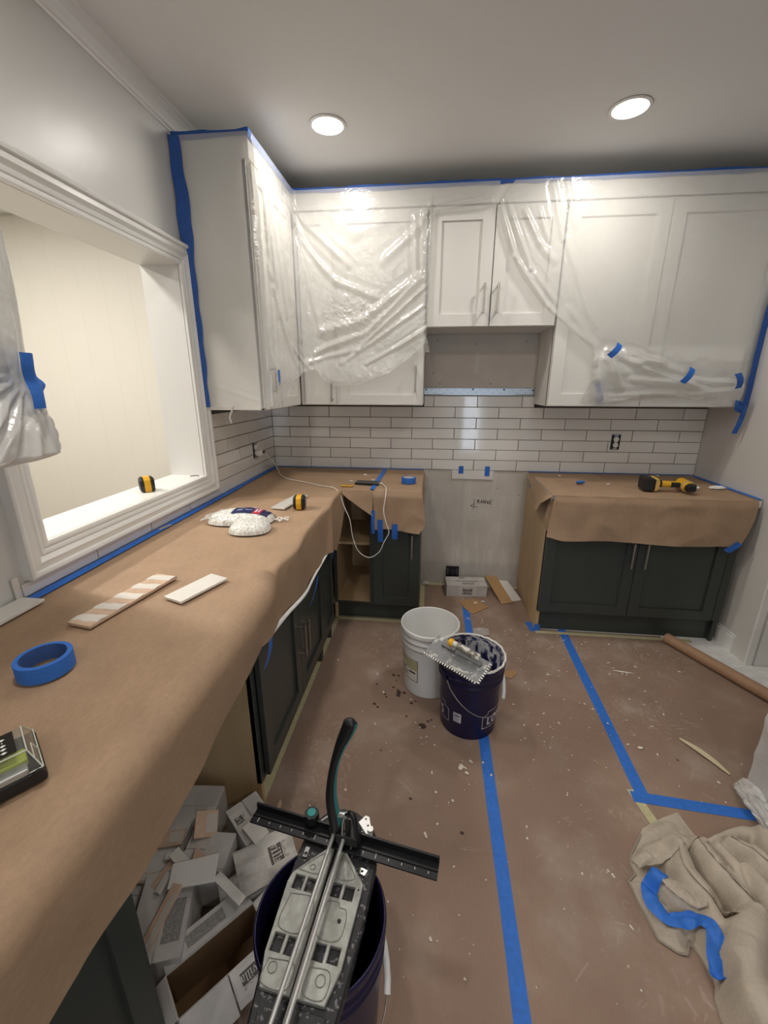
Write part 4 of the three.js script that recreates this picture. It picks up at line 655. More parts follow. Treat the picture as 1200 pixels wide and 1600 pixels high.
const segDist = (x, z, a, b, c, d) => { const dx = c - a, dz = d - b, t = clamp(((x - a) * dx + (z - b) * dz) / (dx * dx + dz * dz)); return [Math.hypot(x - a - t * dx, z - b - t * dz), t]; };
const rimDist = (x, z) => { let m = 9; for (let i = 0, j = CLOTHRIM.length - 1; i < CLOTHRIM.length; j = i++) m = Math.min(m, segDist(x, z, ...CLOTHRIM[j], ...CLOTHRIM[i])[0]); return m; };
// rolled folds: height, half width, path in x, z
const FOLDS = [
  [0.03, 0.034, [[1.9, 2.03], [1.977, 2.0], [2.079, 1.958], [2.171, 1.933]]], [0.068, 0.036, [[2.055, 1.985], [2.03, 2.084], [2.053, 2.132], [2.058, 2.192], [2.053, 2.25]]], [0.082, 0.034, [[2.117, 1.98], [2.124, 2.078], [2.168, 2.156]]], [0.07, 0.032, [[2.184, 1.975], [2.199, 2.049], [2.17, 2.126]]],
  [0.05, 0.034, [[2.186, 1.937], [2.295, 1.9], [2.39, 1.91]]], [0.095, 0.034, [[2.22, 1.97], [2.262, 2.019], [2.3, 2.1], [2.32, 2.25]]], [0.085, 0.036, [[2.226, 2.045], [2.24, 2.12], [2.26, 2.25], [2.3, 2.4]]], [0.05, 0.032, [[1.95, 2.085], [1.986, 2.126], [2.045, 2.175]]],
  [0.105, 0.058, [[2.166, 2.183], [2.092, 2.25], [2.04, 2.33], [2.03, 2.45], [2.04, 2.6]]], [0.07, 0.024, [[2.115, 2.199], [2.062, 2.243], [2.036, 2.285]]], [0.026, 0.024, [[1.93, 2.21], [1.978, 2.206], [2.025, 2.195]]], [0.05, 0.03, [[2.03, 2.19], [2.015, 2.255], [1.998, 2.325]]], [0.085, 0.034, [[2.356, 1.915], [2.35, 2.0], [2.38, 2.12]]],
  [0.014, 0.02, [[1.9, 2.232], [1.94, 2.236]]], [0.036, 0.022, [[2.016, 2.06], [2.011, 2.029], [2.073, 1.977]]], [0.09, 0.05, [[2.2, 2.3], [2.16, 2.42], [2.15, 2.6]]], [0.08, 0.04, [[2.4, 2.0], [2.38, 2.2], [2.34, 2.4]]], [0.02, 0.03, [[1.89, 2.1], [1.905, 2.17], [1.935, 2.22]]], [0.012, 0.03, [[2.0, 1.93], [2.1, 1.88]]]];
function clothY(x, z) {
  const rim = rimDist(x, z), wx = x + 0.014 * (fbm(x * 12, z * 12, 193, 2) - 0.5), wz = z + 0.014 * (fbm(x * 12, z * 12, 195, 2) - 0.5);
  let h = 0.004 + 0.014 * smooth(0.03, 0.2, rim);
  for (const [k, w, pts] of FOLDS) for (let i = 0; i < pts.length - 1; i++) {
    const [q, t] = segDist(wx, wz, ...pts[i], ...pts[i + 1]), s = (i + t) / (pts.length - 1), ww = w * (0.75 + 0.25 * Math.sin(Math.PI * s)) * (0.9 + 0.25 * vnoise(s * 5, k * 90, 203)), e = q / ww;
    if (e < 1) h = Math.max(h, 1.3 * k * (0.72 + 0.28 * Math.sin(Math.PI * clamp(0.15 + 0.7 * s))) * Math.pow(1 - e * e, 0.36));
  }
  const wr = Math.pow(1 - Math.abs(2 * fbm(x * 9 + z * 5, z * 16 - x * 7, 197, 3) - 1), 5);
  return 0.003 + (h + 0.007 * wr) * smooth(-0.004, 0.03, rim);
}
const clothGeo = (() => {
  const N = 0.0062, x0 = 1.862, z0 = 1.805, nx = 97, nz = 140, P = [];
  for (let j = 0; j <= nz; j++) for (let i = 0; i <= nx; i++) { const x = x0 + i * N, z = z0 + j * N; P.push([x, clothY(x, z), z]); }
  const ok = P.map((q) => inside(q[0], q[2], CLOTHRIM));
  const vs = P.map((q, n) => { if (ok[n]) return q; let m = 9, b = q; for (let i = 0, j = CLOTHRIM.length - 1; i < CLOTHRIM.length; j = i++) { const [d, s] = segDist(q[0], q[2], ...CLOTHRIM[j], ...CLOTHRIM[i]); if (d < m) { m = d; b = [lerp(CLOTHRIM[j][0], CLOTHRIM[i][0], s), 0.004, lerp(CLOTHRIM[j][1], CLOTHRIM[i][1], s)]; } } return b; });
  const idx = []; for (let j = 0; j < nz; j++) for (let i = 0; i < nx; i++) { const a = j * (nx + 1) + i, b = a + 1, c = a + nx + 1, d = c + 1; if (ok[a] || ok[b] || ok[c] || ok[d]) idx.push(a, c, d, a, d, b); }
  const g = new THREE.BufferGeometry(); g.setAttribute('position', new THREE.Float32BufferAttribute(vs.flat(), 3)); g.setAttribute('uv', new THREE.Float32BufferAttribute(vs.map((q) => [q[0], q[2]]).flat(), 2)); g.setIndex(idx); g.computeVertexNormals(); return g;
})();
{ const t = thing('drop_cloth', 'rumpled beige canvas drop cloth on the floor at the lower right', 'drop cloth', [0, 0, 0]);
  const canvasMap = dataTex(512, (u, v) => tone([192, 180, 164], 0.88 + 0.14 * fbm(u * 8, v * 8, 199, 4, 8) + 0.06 * (vnoise(u * 256, v * 256, 201) - 0.5)), 2.5);
  const cm = std({ map: canvasMap, roughness: 0.92, side: THREE.DoubleSide, bumpMap: bumpFine, bumpScale: 0.0015 });
  mesh('cloth', clothGeo, cm, t);
  const hemPts = []; for (let i = 14; i <= 26; i++) { const a = CLOTHRIM[i % 26], b = CLOTHRIM[(i + 1) % 26]; for (let k = 0; k < 4; k++) hemPts.push([lerp(a[0], b[0], k / 4) + 0.003, 0.007, lerp(a[1], b[1], k / 4)]); }
  mesh('hem', tube(hemPts, 0.0032, 220, 6), cm, t);
  const on = (pts, w, lift, wav) => { const c = new THREE.CatmullRomCurve3(pts.map(([x, z]) => V(x, 0, z))); return grid(8, 70, (u, v) => { const p = c.getPoint(v), tt = c.getTangent(v), k = (u - 0.5) * w * (0.82 + 0.36 * vnoise(v * 4, 2, 207)), x = p.x - tt.z * k, z = p.z + tt.x * k; return [x, lerp(clothY(x, z), clothY(p.x, p.z), 0.6) + lift + wav * vnoise(v * 14, u * 2, 209), z]; }, (u, v) => [u * w, v * c.getLength()]); };
  const lip = (pts, w, h) => { const c = new THREE.CatmullRomCurve3(pts.map(([x, z]) => V(x, 0, z))); return grid(10, 60, (u, v) => { const q = c.getPoint(v), tt = c.getTangent(v), k = (u - 0.5) * w * (0.8 + 0.4 * vnoise(v * 4, w * 70, 271)) * (0.35 + 0.65 * Math.pow(Math.sin(Math.PI * clamp(v * 0.9 + 0.05)), 0.6)), x = q.x - tt.z * k, z = q.z + tt.x * k; return [x, Math.max(clothY(x, z) + 0.002, lerp(clothY(q.x, q.z), clothY(x, z), 0.35) + h * Math.pow(u, 0.6) - 0.03 * Math.pow(Math.max(0, u - 0.8) / 0.2, 2) * h * 20 * 0.5) + 0.003 * vnoise(v * 20, u * 3, 273), z]; }, (u, v) => [u * w, v * c.getLength()]); };
  for (const [pts, w, h] of [[[[1.91, 2.035], [1.985, 2.012], [2.08, 1.968], [2.17, 1.945]], 0.05, 0.02], [[[2.075, 1.99], [2.055, 2.08], [2.085, 2.14], [2.09, 2.2]], 0.05, 0.02], [[[2.14, 1.98], [2.15, 2.06], [2.19, 2.14]], 0.045, 0.018], [[[2.24, 1.96], [2.29, 2.03], [2.33, 2.14]], 0.05, 0.02], [[[1.96, 2.1], [1.99, 2.135], [2.04, 2.17]], 0.04, 0.012]]) mesh('fold', lip(pts, w, h), cm, t);
  finish(mesh('tape_strip', on([[1.967, 2.075], [1.918, 2.11], [1.908, 2.158], [1.935, 2.193], [2.0, 2.192], [2.022, 2.22], [2.01, 2.272], [1.998, 2.322]], 0.041, 0.012, 0.008), M.blue, scene), 'crumpled blue tape strip stuck along the folds of the beige cloth', 'tape'); }

// ---------------------------------------------------------------- scraps on the floor
{ const shave = (pts, w, label, mat, cat = 'scrap') => finish(mesh('scrap', ribbon(pts, w, [0.7, 0, -0.7]), mat, scene), label, cat);
  shave([[2.36, 0.006, 1.45], [2.40, 0.012, 1.51], [2.435, 0.012, 1.57], [2.462, 0.008, 1.625]], (v) => 0.004 + 0.026 * Math.sin(v * 2.6 + 0.3), 'long cream masking tape scrap with a crumpled end on the floor at the right', std({ color: 0xcfc4a0, roughness: 0.75, side: THREE.DoubleSide }));
  shave([[2.253, 0.004, 0.984], [2.3, 0.008, 0.998], [2.36, 0.004, 1.0]], (v) => 0.003 + 0.012 * Math.sin(v * 3.1), 'thin white sliver on the floor before the right cabinet', std({ color: 0xe6e0d4, roughness: 0.7, side: THREE.DoubleSide }));
  finish(mesh('tile_chip', poly([[0, 0], [0.014, 0.004], [0.016, 0.055], [0.004, 0.07]], 0.006, 0.001).rotateX(-Math.PI / 2).translate(0.655, FY, 2.0), M.clay, scene), 'pale tile splinter on the floor by the cutter', 'tile chip');
  finish(mesh('plastic_scrap', grid(8, 8, (u, v) => [1.51 + 0.1 * u, 0.006 + 0.016 * fbm(u * 4, v * 4, 211, 2), 0.65 + 0.11 * v * (1 - 0.4 * u)]), M.film, scene), 'crinkled clear film scrap on the floor behind the dark bucket', 'scrap');
  finish(mesh('cardboard_scrap', sheet([[1.635, 1.07], [1.70, 1.04], [1.71, 1.075], [1.675, 1.12], [1.64, 1.11]], 0.004, 0.003), M.cardboard, scene), 'small torn brown cardboard scrap on the floor right of the dark bucket', 'cardboard');
  finish(mesh('plaster_lump', subdivide(plain(new THREE.SphereGeometry(0.026, 16, 10)), (x, y, z) => { const k = 0.8 + 0.5 * fbm(x * 60 + 9, z * 60 + y * 40, 213, 2); return [1.193 + x * k, 0.018 + y * k * 0.62, 0.05 + z * k * 0.7]; }), std({ color: 0xcac6be, roughness: 0.9 }), scene), 'lump of pale plaster on the floor in the left corner of the range gap', 'plaster');
  const fleck = [], q = [1.9, 1.2];
  for (let i = 0; i < 620; i++) {
    let x, z; if (i % 3) { x = 0.65 + 2.0 * rnd(); z = 0.3 + 2.5 * rnd(); } else { const c = [[1.75, 0.8], [2.05, 0.85], [1.75, 1.5], [1.5, 0.55], [2.35, 1.0], [1.25, 1.65], [2.0, 1.35]][i % 7]; x = c[0] + 0.35 * (rnd() + rnd() - 1); z = c[1] + 0.35 * (rnd() + rnd() - 1); }
    if (Math.hypot(x - 1.222, z - 1.192) < 0.15 || Math.hypot(x - 1.411, z - 1.433) < 0.15 || Math.hypot(x - 0.975, z - 2.47) < 0.16) continue; if (z < 0.66 && (x < 1.2 || x > 1.88)) continue; if (x > 1.85 && z > 1.78) continue;
    const s = 0.0016 + 0.006 * Math.pow(rnd(), 3), l = 1 + 2 * rnd() * rnd();
    const g = plain(new THREE.TetrahedronGeometry(s, 0)); g.scale(l, 0.35, 0.9); g.rotateY(rnd() * 6.28); g.translate(x, FY + 0.001 + s * 0.12, z); fleck.push(g);
  }
  finish(mesh('paint_flecks', fleck, std({ color: 0xe2dccf, roughness: 0.8 }), scene), 'scattered white paint and plaster flecks on the floor paper', 'debris', null, 'stuff');
  const bigs = [[1.354, 0.50, 0.018, 'white plaster crumb on the floor between the white bucket and the torn cardboard'], [1.545, 0.66, 0.014, 'white plaster crumb on the floor beside the crinkled film scrap'], [1.55, 1.02, 0.012, 'white plaster crumb on the floor just behind the dark bucket'], [1.363, 1.709, 0.016, 'largest white plaster crumb on the open floor left of the middle tape line'], [1.385, 1.735, 0.009, 'tiny plaster crumb beside the largest crumb on the open floor'], [2.158, 1.525, 0.012, 'white plaster crumb just right of the right tape line']];
  for (const [x, z, s] of [[1.56, 0.31, 0.012], [1.615, 0.285, 0.012]]) { const m = mesh('tile_spacer', bx(0.024, 0.007, 0.009, x, 0.011, z, 0.002), std({ color: 0xf0eee8, roughness: 0.5 }), scene); finish(m, x < 1.6 ? 'white spacer lying on the torn cardboard on the floor' : 'white spacer on the floor beside the torn cardboard', 'tile spacer'); }
  bigs.map(([x, z, s, label]) => { const g = plain(new THREE.IcosahedronGeometry(s, 1)); subdivide(g, (a, b, c) => { const k = 0.6 + 0.8 * vnoise(a * 90 + 5, c * 90 + b * 40, 217); return [a * k, b * 0.22 * k, c * 0.7 * k]; }); return finish(mesh('plaster_crumb', g.rotateY(s * 300).translate(x, 0.006, z), std({ color: 0xe4dccb, roughness: 0.85 }), scene), label, 'plaster', 'plaster crumbs on the floor'); }); }

// ---------------------------------------------------------------- tile cutter across a second dark bucket
{ const t = navyBucket('dark blue bucket in the foreground carrying the tile cutter', [0.975, 0.0022, 2.47], 0);
  mesh('inside_film', lathe([[0.1432, 0.366], [0.126, 0.03], [0.12, 0.014], [0, 0.0135]], 60), std({ color: 0x121230, roughness: 0.55, side: THREE.DoubleSide }), t);
  t.userData.m = navy; const w = []; bail(t, 0.2, 1.25, 0.3, M.nickel); delete t.userData.m; }
{ const t = thing('tile_cutter', 'black and silver manual tile cutter resting on the foreground bucket', 'tile cutter', [0.985, 0.3755, 2.5], -0.115);
  const flat = (pts, y, h, b, holes) => uvBox(poly(pts.map(([x, z]) => [x, -z]), h, b, (holes ?? []).map((q) => q.map(([x, z]) => [x, -z]))).rotateX(-Math.PI / 2).translate(0, y, 0));
  const base = [[-0.062, 0.33], [-0.075, 0.20], [-0.096, 0.09], [-0.109, -0.08], [-0.108, -0.152], [-0.1, -0.2], [-0.066, -0.247], [-0.03, -0.258], [0.005, -0.256], [0.054, -0.234], [0.082, -0.194], [0.092, -0.138], [0.093, -0.016], [0.088, 0.09], [0.078, 0.20], [0.066, 0.33]];
  mesh('base', flat(base, 0, 0.03, 0.004), M.blackDusty, t);
  mesh('rubber_pad', flat([[-0.056, 0.32], [-0.066, 0.19], [-0.068, 0.14], [0.062, 0.14], [0.07, 0.19], [0.06, 0.32]], 0.0295, 0.004, 0.001), M.blackDusty, t);
  const alu = std({ map: dataTex(256, (u, v) => tone([176, 178, 172], 0.82 + 0.26 * fbm(u * 14, v * 14, 221, 5, 14)), 5), roughness: 0.45, metalness: 0.55, bumpMap: bumpFine, bumpScale: 0.0006 });
  const rect = (x0, x1, z0, z1) => [[x0, z0], [x0, z1], [x1, z1], [x1, z0]];
  const padL = [[-0.018, -0.150], [-0.040, -0.136], [-0.100, -0.07], [-0.104, -0.05], [-0.094, 0.08], [-0.078, 0.132], [-0.014, 0.132]];
  const padR = [[-0.004, -0.150], [0.006, -0.150], [0.0735, -0.082], [0.074, -0.06], [0.071, 0.073], [0.056, 0.13], [0.0, 0.132], [-0.002, 0.05]];
  const WL = [rect(-0.089, -0.066, -0.068, -0.039), rect(-0.058, -0.037, -0.068, -0.039), rect(-0.086, -0.063, 0.045, 0.076), rect(-0.055, -0.033, 0.045, 0.076)];
  const WR = [rect(0.004, 0.026, -0.072, -0.043), rect(0.034, 0.057, -0.072, -0.043), rect(0.006, 0.029, 0.042, 0.071), rect(0.037, 0.06, 0.041, 0.069)];
  const hole = (x, z, r) => Array.from({ length: 14 }, (q, i) => [x + r * Math.cos(i / 14 * 6.283), z + r * Math.sin(i / 14 * 6.283)]);
  const ridge = (pts) => tube(pts.concat([pts[0]]).map(([x, z]) => [x, 0.0423, z]), 0.0011, 40, 5);
  const pl = mesh('cutting_plate', flat(padL, 0.031, 0.011, 0.0014, WL), alu, t), pr = mesh('cutting_plate', flat(padR, 0.031, 0.011, 0.0014, [...WR, hole(0.041, -0.002, 0.006), hole(0.066, -0.068, 0.0035)]), alu, t);
  mesh('moulded_lines', [ridge(rect(-0.085, -0.03, -0.028, 0.034)), ridge(rect(-0.08, -0.024, 0.088, 0.124)), ridge(hole(-0.066, 0.1, 0.009)), ridge([[-0.088, -0.078], [-0.035, -0.125], [-0.034, -0.082]]), ridge(hole(-0.056, -0.09, 0.006))], alu, pl);
  mesh('moulded_lines', [ridge([[0.003, -0.032], [0.03, -0.034], [0.033, -0.026], [0.05, -0.024], [0.05, 0.03], [0.003, 0.032]]), ridge(rect(0.008, 0.05, 0.083, 0.122)), ridge(hole(0.036, 0.098, 0.0095)), ridge([[0.008, -0.136], [0.05, -0.088], [0.008, -0.082]])], alu, pr);
  mesh('breaking_ridge', [bx(0.005, 0.012, 0.46, -0.0095, 0.037, 0.07, 0.001)], M.chrome, t);
  for (const x of [-0.024, 0.004]) mesh('rail', cyl(0.0048, 0.0048, 0.56, x, 0.0745, 0.12, 16, [Math.PI / 2, 0, 0]), M.railSteel, t);
  mesh('rail_block', [bx(0.06, 0.05, 0.03, -0.01, 0.062, -0.17, 0.006), bx(0.05, 0.056, 0.026, -0.01, 0.058, 0.385, 0.006), bx(0.03, 0.03, 0.08, -0.01, 0.045, 0.36, 0.004)], M.black, t);
  // fence across the far end: an L-shaped ruler
  const f = mesh('fence', [bx(0.505, 0.022, 0.006, -0.018, 0.055, -0.181, 0.001), bx(0.505, 0.005, 0.042, -0.018, 0.044, -0.162, 0.001), bx(0.505, 0.004, 0.003, -0.018, 0.048, -0.160, 0.001)], std({ color: 0x1b1c1f, roughness: 0.36, metalness: 0.3 }), t); f.rotation.y = -0.055; f.position.z = 0.002;
  mesh('scale_marks', Array.from({ length: 15 }, (q, i) => raw(0.0014, 0.0004, i % 5 ? 0.006 : 0.012, -0.25 + i * 0.033, 0.0468, -0.152)), std({ color: 0xd8d8d8, roughness: 0.6 }), f);
  mesh('protractor', [flat([[0.02, -0.225], [0.034, -0.248], [0.046, -0.246], [0.066, -0.2], [0.056, -0.192]], 0.031, 0.004, 0.001, [hole(0.038, -0.238, 0.004), hole(0.048, -0.222, 0.004)]), cyl(0.008, 0.008, 0.012, 0.058, 0.04, -0.208, 20)], std({ color: 0xe2e2e0, roughness: 0.35, metalness: 0.4 }), t);
  mesh('protractor_scale', Array.from({ length: 8 }, (q, i) => { const a = 0.25 + i * 0.1; return raw(0.002, 0.0008, 0.022, 0, 0, 0).rotateY(-a).translate(-0.01 + Math.sin(a) * 0.06, 0.0312, -0.16 - Math.cos(a) * 0.055); }), std({ color: 0xd8d8d8, roughness: 0.6 }), t);
  mesh('guide_arc', tube(Array.from({ length: 16 }, (q, i) => { const a = -1.35 + i * 0.085; return [-0.01 + Math.sin(a) * 0.082, 0.032, -0.165 - Math.cos(a) * 0.08]; }), 0.002, 40, 6), std({ color: 0xe6e6e4, roughness: 0.5 }), t);
  mesh('slotted_plate', [flat([[-0.094, -0.137], [-0.094, -0.112], [-0.082, -0.112], [-0.082, -0.137]], 0.031, 0.003, 0.0006, [hole(-0.088, -0.12, 0.0042)]), flat([[0.05, -0.108], [0.05, -0.122], [0.076, -0.118], [0.07, -0.104]], 0.031, 0.003, 0.0006, [hole(0.062, -0.113, 0.004)])], M.chrome, t);
  const kn = mesh('knob', subdivide(cyl(0.018, 0.02, 0.024, 0, 0, 0, 40), (x, y, z) => { const a = Math.atan2(z, x), k = 1 + 0.07 * Math.cos(a * 8); return [x * k, y, z * k]; }).translate(-0.098, 0.068, -0.19), M.black, t); mesh('knob_cap', cyl(0.011, 0.0115, 0.003, -0.098, 0.081, -0.19, 24), std({ color: 0x1f8f8c, roughness: 0.45 }), kn, 'teal cap'); mesh('knob_stem', cyl(0.005, 0.005, 0.04, -0.098, 0.045, -0.19, 12), M.chrome, kn);
  // lever
  const lever = [[-0.018, 0.06, -0.165], [-0.02, 0.13, -0.155], [-0.024, 0.21, -0.15], [-0.014, 0.30, -0.150], [0.005, 0.37, -0.15], [0.026, 0.425, -0.15], [0.034, 0.452, -0.15]];
  const cv = new THREE.CatmullRomCurve3(lever.map((q) => V(...q)));
  const hg = grid(16, 60, (u, v) => { const p = cv.getPoint(v), tt = cv.getTangent(v), a = u * Math.PI * 2, w = 0.0135 + 0.003 * Math.sin(v * 9), d = 0.011, end = Math.sqrt(clamp((1 - v) * 14)) * Math.sqrt(clamp(v * 20 + 0.2)); const nx = tt.y, ny = -tt.x; return [p.x + nx * Math.cos(a) * w * end, p.y + ny * Math.cos(a) * w * end, p.z + Math.sin(a) * d * end]; });
  const lv = mesh('lever', hg, phys({ color: 0x16171a, roughness: 0.38, side: THREE.DoubleSide }), t);
  mesh('grip_strip', grid(4, 60, (u, v) => { const k = lerp(0.12, 0.98, v), p = cv.getPoint(k), tt = cv.getTangent(k), w = 0.0138 + 0.003 * Math.sin(k * 9), a = lerp(-0.25, 0.8, u); return [p.x + tt.y * Math.cos(a) * w * 1.02, p.y - tt.x * Math.cos(a) * w * 1.02, p.z + Math.sin(a) * 0.0115]; }), std({ color: 0x2c7f7d, roughness: 0.5, side: THREE.DoubleSide }), lv, 'teal grip strip');
  mesh('lever_bracket', [tube([[0.012, 0.06, -0.165], [0.016, 0.13, -0.155], [0.024, 0.165, -0.15], [0.034, 0.16, -0.145], [0.038, 0.10, -0.15], [0.04, 0.06, -0.16]], 0.007, 30, 8), bx(0.06, 0.03, 0.04, 0.012, 0.07, -0.165, 0.005)], M.black, t);
  mesh('pivot', [cyl(0.006, 0.006, 0.05, 0.01, 0.15, -0.152, 14, [0, 0, Math.PI / 2]), tube([[0.0, 0.08, -0.15], [0.006, 0.14, -0.146], [0.014, 0.165, -0.144]], 0.003, 12, 6)], M.chrome, t); }

// ---------------------------------------------------------------- tile boxes and offcuts in the empty bay
// open or closed carton; local: length along x, width along z, base at y = 0
function carton(name, label, p, turn, L, W, H, o = {}) {
  const t = thing(name, label, 'box', p, turn); t.rotation.order = 'YXZ'; t.rotation.x = o.tiltX ?? 0; t.rotation.z = o.tiltZ ?? 0;
  const k = 0.003;
  if (o.open) {
    mesh('carton', [span(-L / 2, L / 2, 0, k, -W / 2, W / 2, 0.001), span(-L / 2, -L / 2 + k, k, H, -W / 2, W / 2, 0.001), span(L / 2 - k, L / 2, k, H, -W / 2, W / 2, 0.001), span(-L / 2 + k, L / 2 - k, k, H, -W / 2, -W / 2 + k, 0.001), span(-L / 2 + k, L / 2 - k, k, H, W / 2 - k, W / 2, 0.001)], boxWhite, t);
    mesh('lining', [span(-L / 2 + k, L / 2 - k, k, k + 0.001, -W / 2 + k, W / 2 - k, 0), span(-L / 2 + k, L / 2 - k, k, H - 0.004, -W / 2 + k, -W / 2 + k + 0.001, 0), span(-L / 2 + k, -L / 2 + k + 0.001, k, H - 0.004, -W / 2 + k, W / 2 - k, 0), span(L / 2 - k - 0.001, L / 2 - k, k, H - 0.004, -W / 2 + k, W / 2 - k, 0), span(-L / 2 + k, L / 2 - k, k, H - 0.004, W / 2 - k - 0.001, W / 2 - k, 0)], std({ color: 0x6d5236, roughness: 0.9 }), t, 'bare brown inside');
    for (const [side, len, ang, x0, x1] of o.flaps ?? []) {   // flaps hinged on the rim: side x+/x-/z+/z-
      const w = x1 - x0, g = bx(w, 0.0026, len, (x0 + x1) / 2, 0, len / 2, 0.001), f = mesh('flap', g, boxWhite, t), yaw = { 'z+': 0, 'x+': Math.PI / 2, 'z-': Math.PI, 'x-': -Math.PI / 2 }[side];
      f.rotation.order = 'YXZ'; f.rotation.y = yaw; f.rotation.x = ang; f.position.set(side === 'x+' ? L / 2 : side === 'x-' ? -L / 2 : 0, H, side === 'z+' ? W / 2 : side === 'z-' ? -W / 2 : 0);
      if (o.print === side) mesh('print', grid(1, 1, (u, v) => [lerp(x0 + w * 0.3, x0 + w * 0.75, u), 0.0016, lerp(0.012, len - 0.012, 1 - v)]), printTex, f);
      if (o.word === side && (x1 > 0.05)) mesh('lettering', grid(1, 1, (u, v) => [lerp(x1 - 0.005, x1 - 0.077, u), 0.0016, lerp(0.008, 0.06, v)]), VILLA, f);
    }
  } else {
    mesh('carton', span(-L / 2, L / 2, 0, H - 0.0026, -W / 2, W / 2, 0.002), boxWhite, t);
    mesh('flap', span(-L / 2, L / 2, H - 0.0025, H, 0.003, W / 2 + 0.0008, 0.001), boxWhite, t); mesh('flap', span(-L / 2, L / 2, H - 0.0025, H, -W / 2 - 0.0008, -0.003, 0.001), boxWhite, t);
    if (!o.plainEnd) mesh('end_flap', span(L / 2 - 0.075, L / 2 + 0.001, H, H + 0.002, -W / 2 + 0.004, W / 2 - 0.004, 0.0008), boxWhite, t);
    if (o.print) mesh('print', grid(1, 1, (u, v) => [lerp(-L * 0.34, L * 0.12, u), H + 0.0005, lerp(W * 0.42, 0.012, v)]), printTex, t);
    if (o.word) mesh('lettering', grid(1, 1, (u, v) => [lerp(-0.05, 0.05, u), H + 0.0005, lerp(0.055, 0.005, v)]), VILLA, t);
  }
  return t;
}
carton('tile_box', 'closed white tile box at the back of the bay with brown offcuts on it', [0.428, 0.002, 2.165], Math.PI / 2 + 0.09, 0.31, 0.145, 0.135, { print: true });
carton('tile_box', 'white tile box standing in the middle of the pile, beyond the big offcut', [0.545, 0.002, 2.235], 0.06, 0.14, 0.11, 0.16, {});
carton('tile_box', 'closed white tile box in the pile against the near dark green cabinet', [0.500, 0.002, 2.395], Math.PI / 2 + 0.32, 0.22, 0.14, 0.15, { print: true, plainEnd: true });
carton('tile_box', 'open white lettered tile box with a dark brown inside, in front of the pile', [0.69, 0.002, 2.452], 0.84, 0.235, 0.105, 0.125, { open: true, print: 'z-', word: 'z+', flaps: [['z-', 0.055, -0.12, -0.115, 0.115], ['z+', 0.085, 0.75, -0.115, 0.0], ['z+', 0.075, 0.6, 0.003, 0.085], ['x-', 0.055, 0.5, -0.05, 0.05], ['x+', 0.07, -0.25, -0.05, 0.05]] });
{ const t = thing('tile_box', 'torn crumpled white lettered tile box lying left of the foreground bucket', 'box', [0.735, 0.06, 2.23], 0.62); t.rotation.order = 'YXZ'; t.rotation.z = 0.06; t.rotation.x = 0.12;
  mesh('carton', subdivide(bx(0.165, 0.075, 0.11, 0, 0.04, 0, 0.004), (x, y, z) => [x, y + 0.012 * (vnoise(x * 26, z * 26, 231) - 0.5), z + 0.006 * vnoise(y * 30, x * 20, 233)]), boxWhite, t);
  mesh('torn_flap', grid(14, 12, (u, v) => [lerp(-0.085, 0.09, u), 0.086 + 0.014 * fbm(u * 5, v * 5, 235, 2) + 0.006 * Math.sin(v * 20), lerp(-0.075, 0.06, v)]), boxWhite, t);
  mesh('lettering', grid(12, 10, (u, v) => { const uu = lerp(0.48, 0.94, v), vv = lerp(0.12, 0.86, u); return [lerp(-0.085, 0.09, uu), 0.0875 + 0.014 * fbm(uu * 5, vv * 5, 235, 2) + 0.006 * Math.sin(vv * 20), lerp(-0.075, 0.06, vv)]; }), VILLA, t);
  mesh('torn_flap', grid(6, 6, (u, v) => [lerp(-0.14, -0.07, u), 0.07 + 0.02 * u + 0.008 * Math.sin(v * 5), lerp(-0.02, 0.06, v)]), boxWhite, t);
  mesh('torn_flap', bx(0.07, 0.0025, 0.085, 0.035, 0.07, 0.105, 0.001, [0, 0, 0]), boxWhite, t); }
carton('tile_box', 'white tile box with a rounded crushed end under the arm of the cutter', [0.635, 0.002, 2.115], -0.7, 0.15, 0.11, 0.155, { word: true });
carton('tile_box', 'white tile box half hidden behind the hanging paper with tile chips on its end', [0.365, 0.002, 2.345], Math.PI / 2 + 0.1, 0.13, 0.13, 0.125, {});
{ const t = thing('plastic_bag', 'crumpled blue plastic bag between the pile of boxes and the near cabinet', 'bag', [0.455, 0, 2.535]);
  mesh('film', subdivide(plain(new THREE.SphereGeometry(0.1, 40, 30)), (x, y, z) => { const k = 0.8 + 0.35 * fbm(x * 18 + 3, y * 18 + z * 14, 237, 3); return [x * k * 0.55, 0.105 + y * k, z * k * 0.3]; }), std({ color: 0x25307c, roughness: 0.3, side: THREE.DoubleSide }), t); }

// offcuts: brown-backed and white tile pieces
function shard(label, pts, p, rot, up) {
  const t = thing('tile_offcut', label, 'tile', p, 0, null); t.rotation.set(rot[0], rot[1], rot[2], 'YXZ');
  mesh('tile_body', poly(pts.map(([x, z]) => [x, -z]), 0.0075, 0.0012).rotateX(-Math.PI / 2), up === 'white' ? M.tile[1] : M.clay, t);
  if (up !== 'white') for (let i = 0; i < (pts.length > 3 ? 1 : 0); i++) { const xs = pts.map((q) => q[0]), zs = pts.map((q) => q[1]), cx = (Math.min(...xs) + Math.max(...xs)) / 2, cz = (Math.min(...zs) + Math.max(...zs)) / 2; mesh('mortar_smear', grid(8, 6, (u, v) => [lerp(cx, Math.max(...xs) * 0.92, u), 0.0078 + 0.0012 * vnoise(u * 6, v * 6, 239), lerp(lerp(cz, Math.min(...zs), 0.7), lerp(cz, Math.max(...zs), 0.7), v)]), std({ color: 0xc2bcb2, roughness: 0.9, side: THREE.DoubleSide }), t, 'pale mortar smear'); }
  return t;
}
const R4 = (w, d) => [[-w / 2, -d / 2], [w / 2, -d / 2], [w / 2, d / 2], [-w / 2, d / 2]];
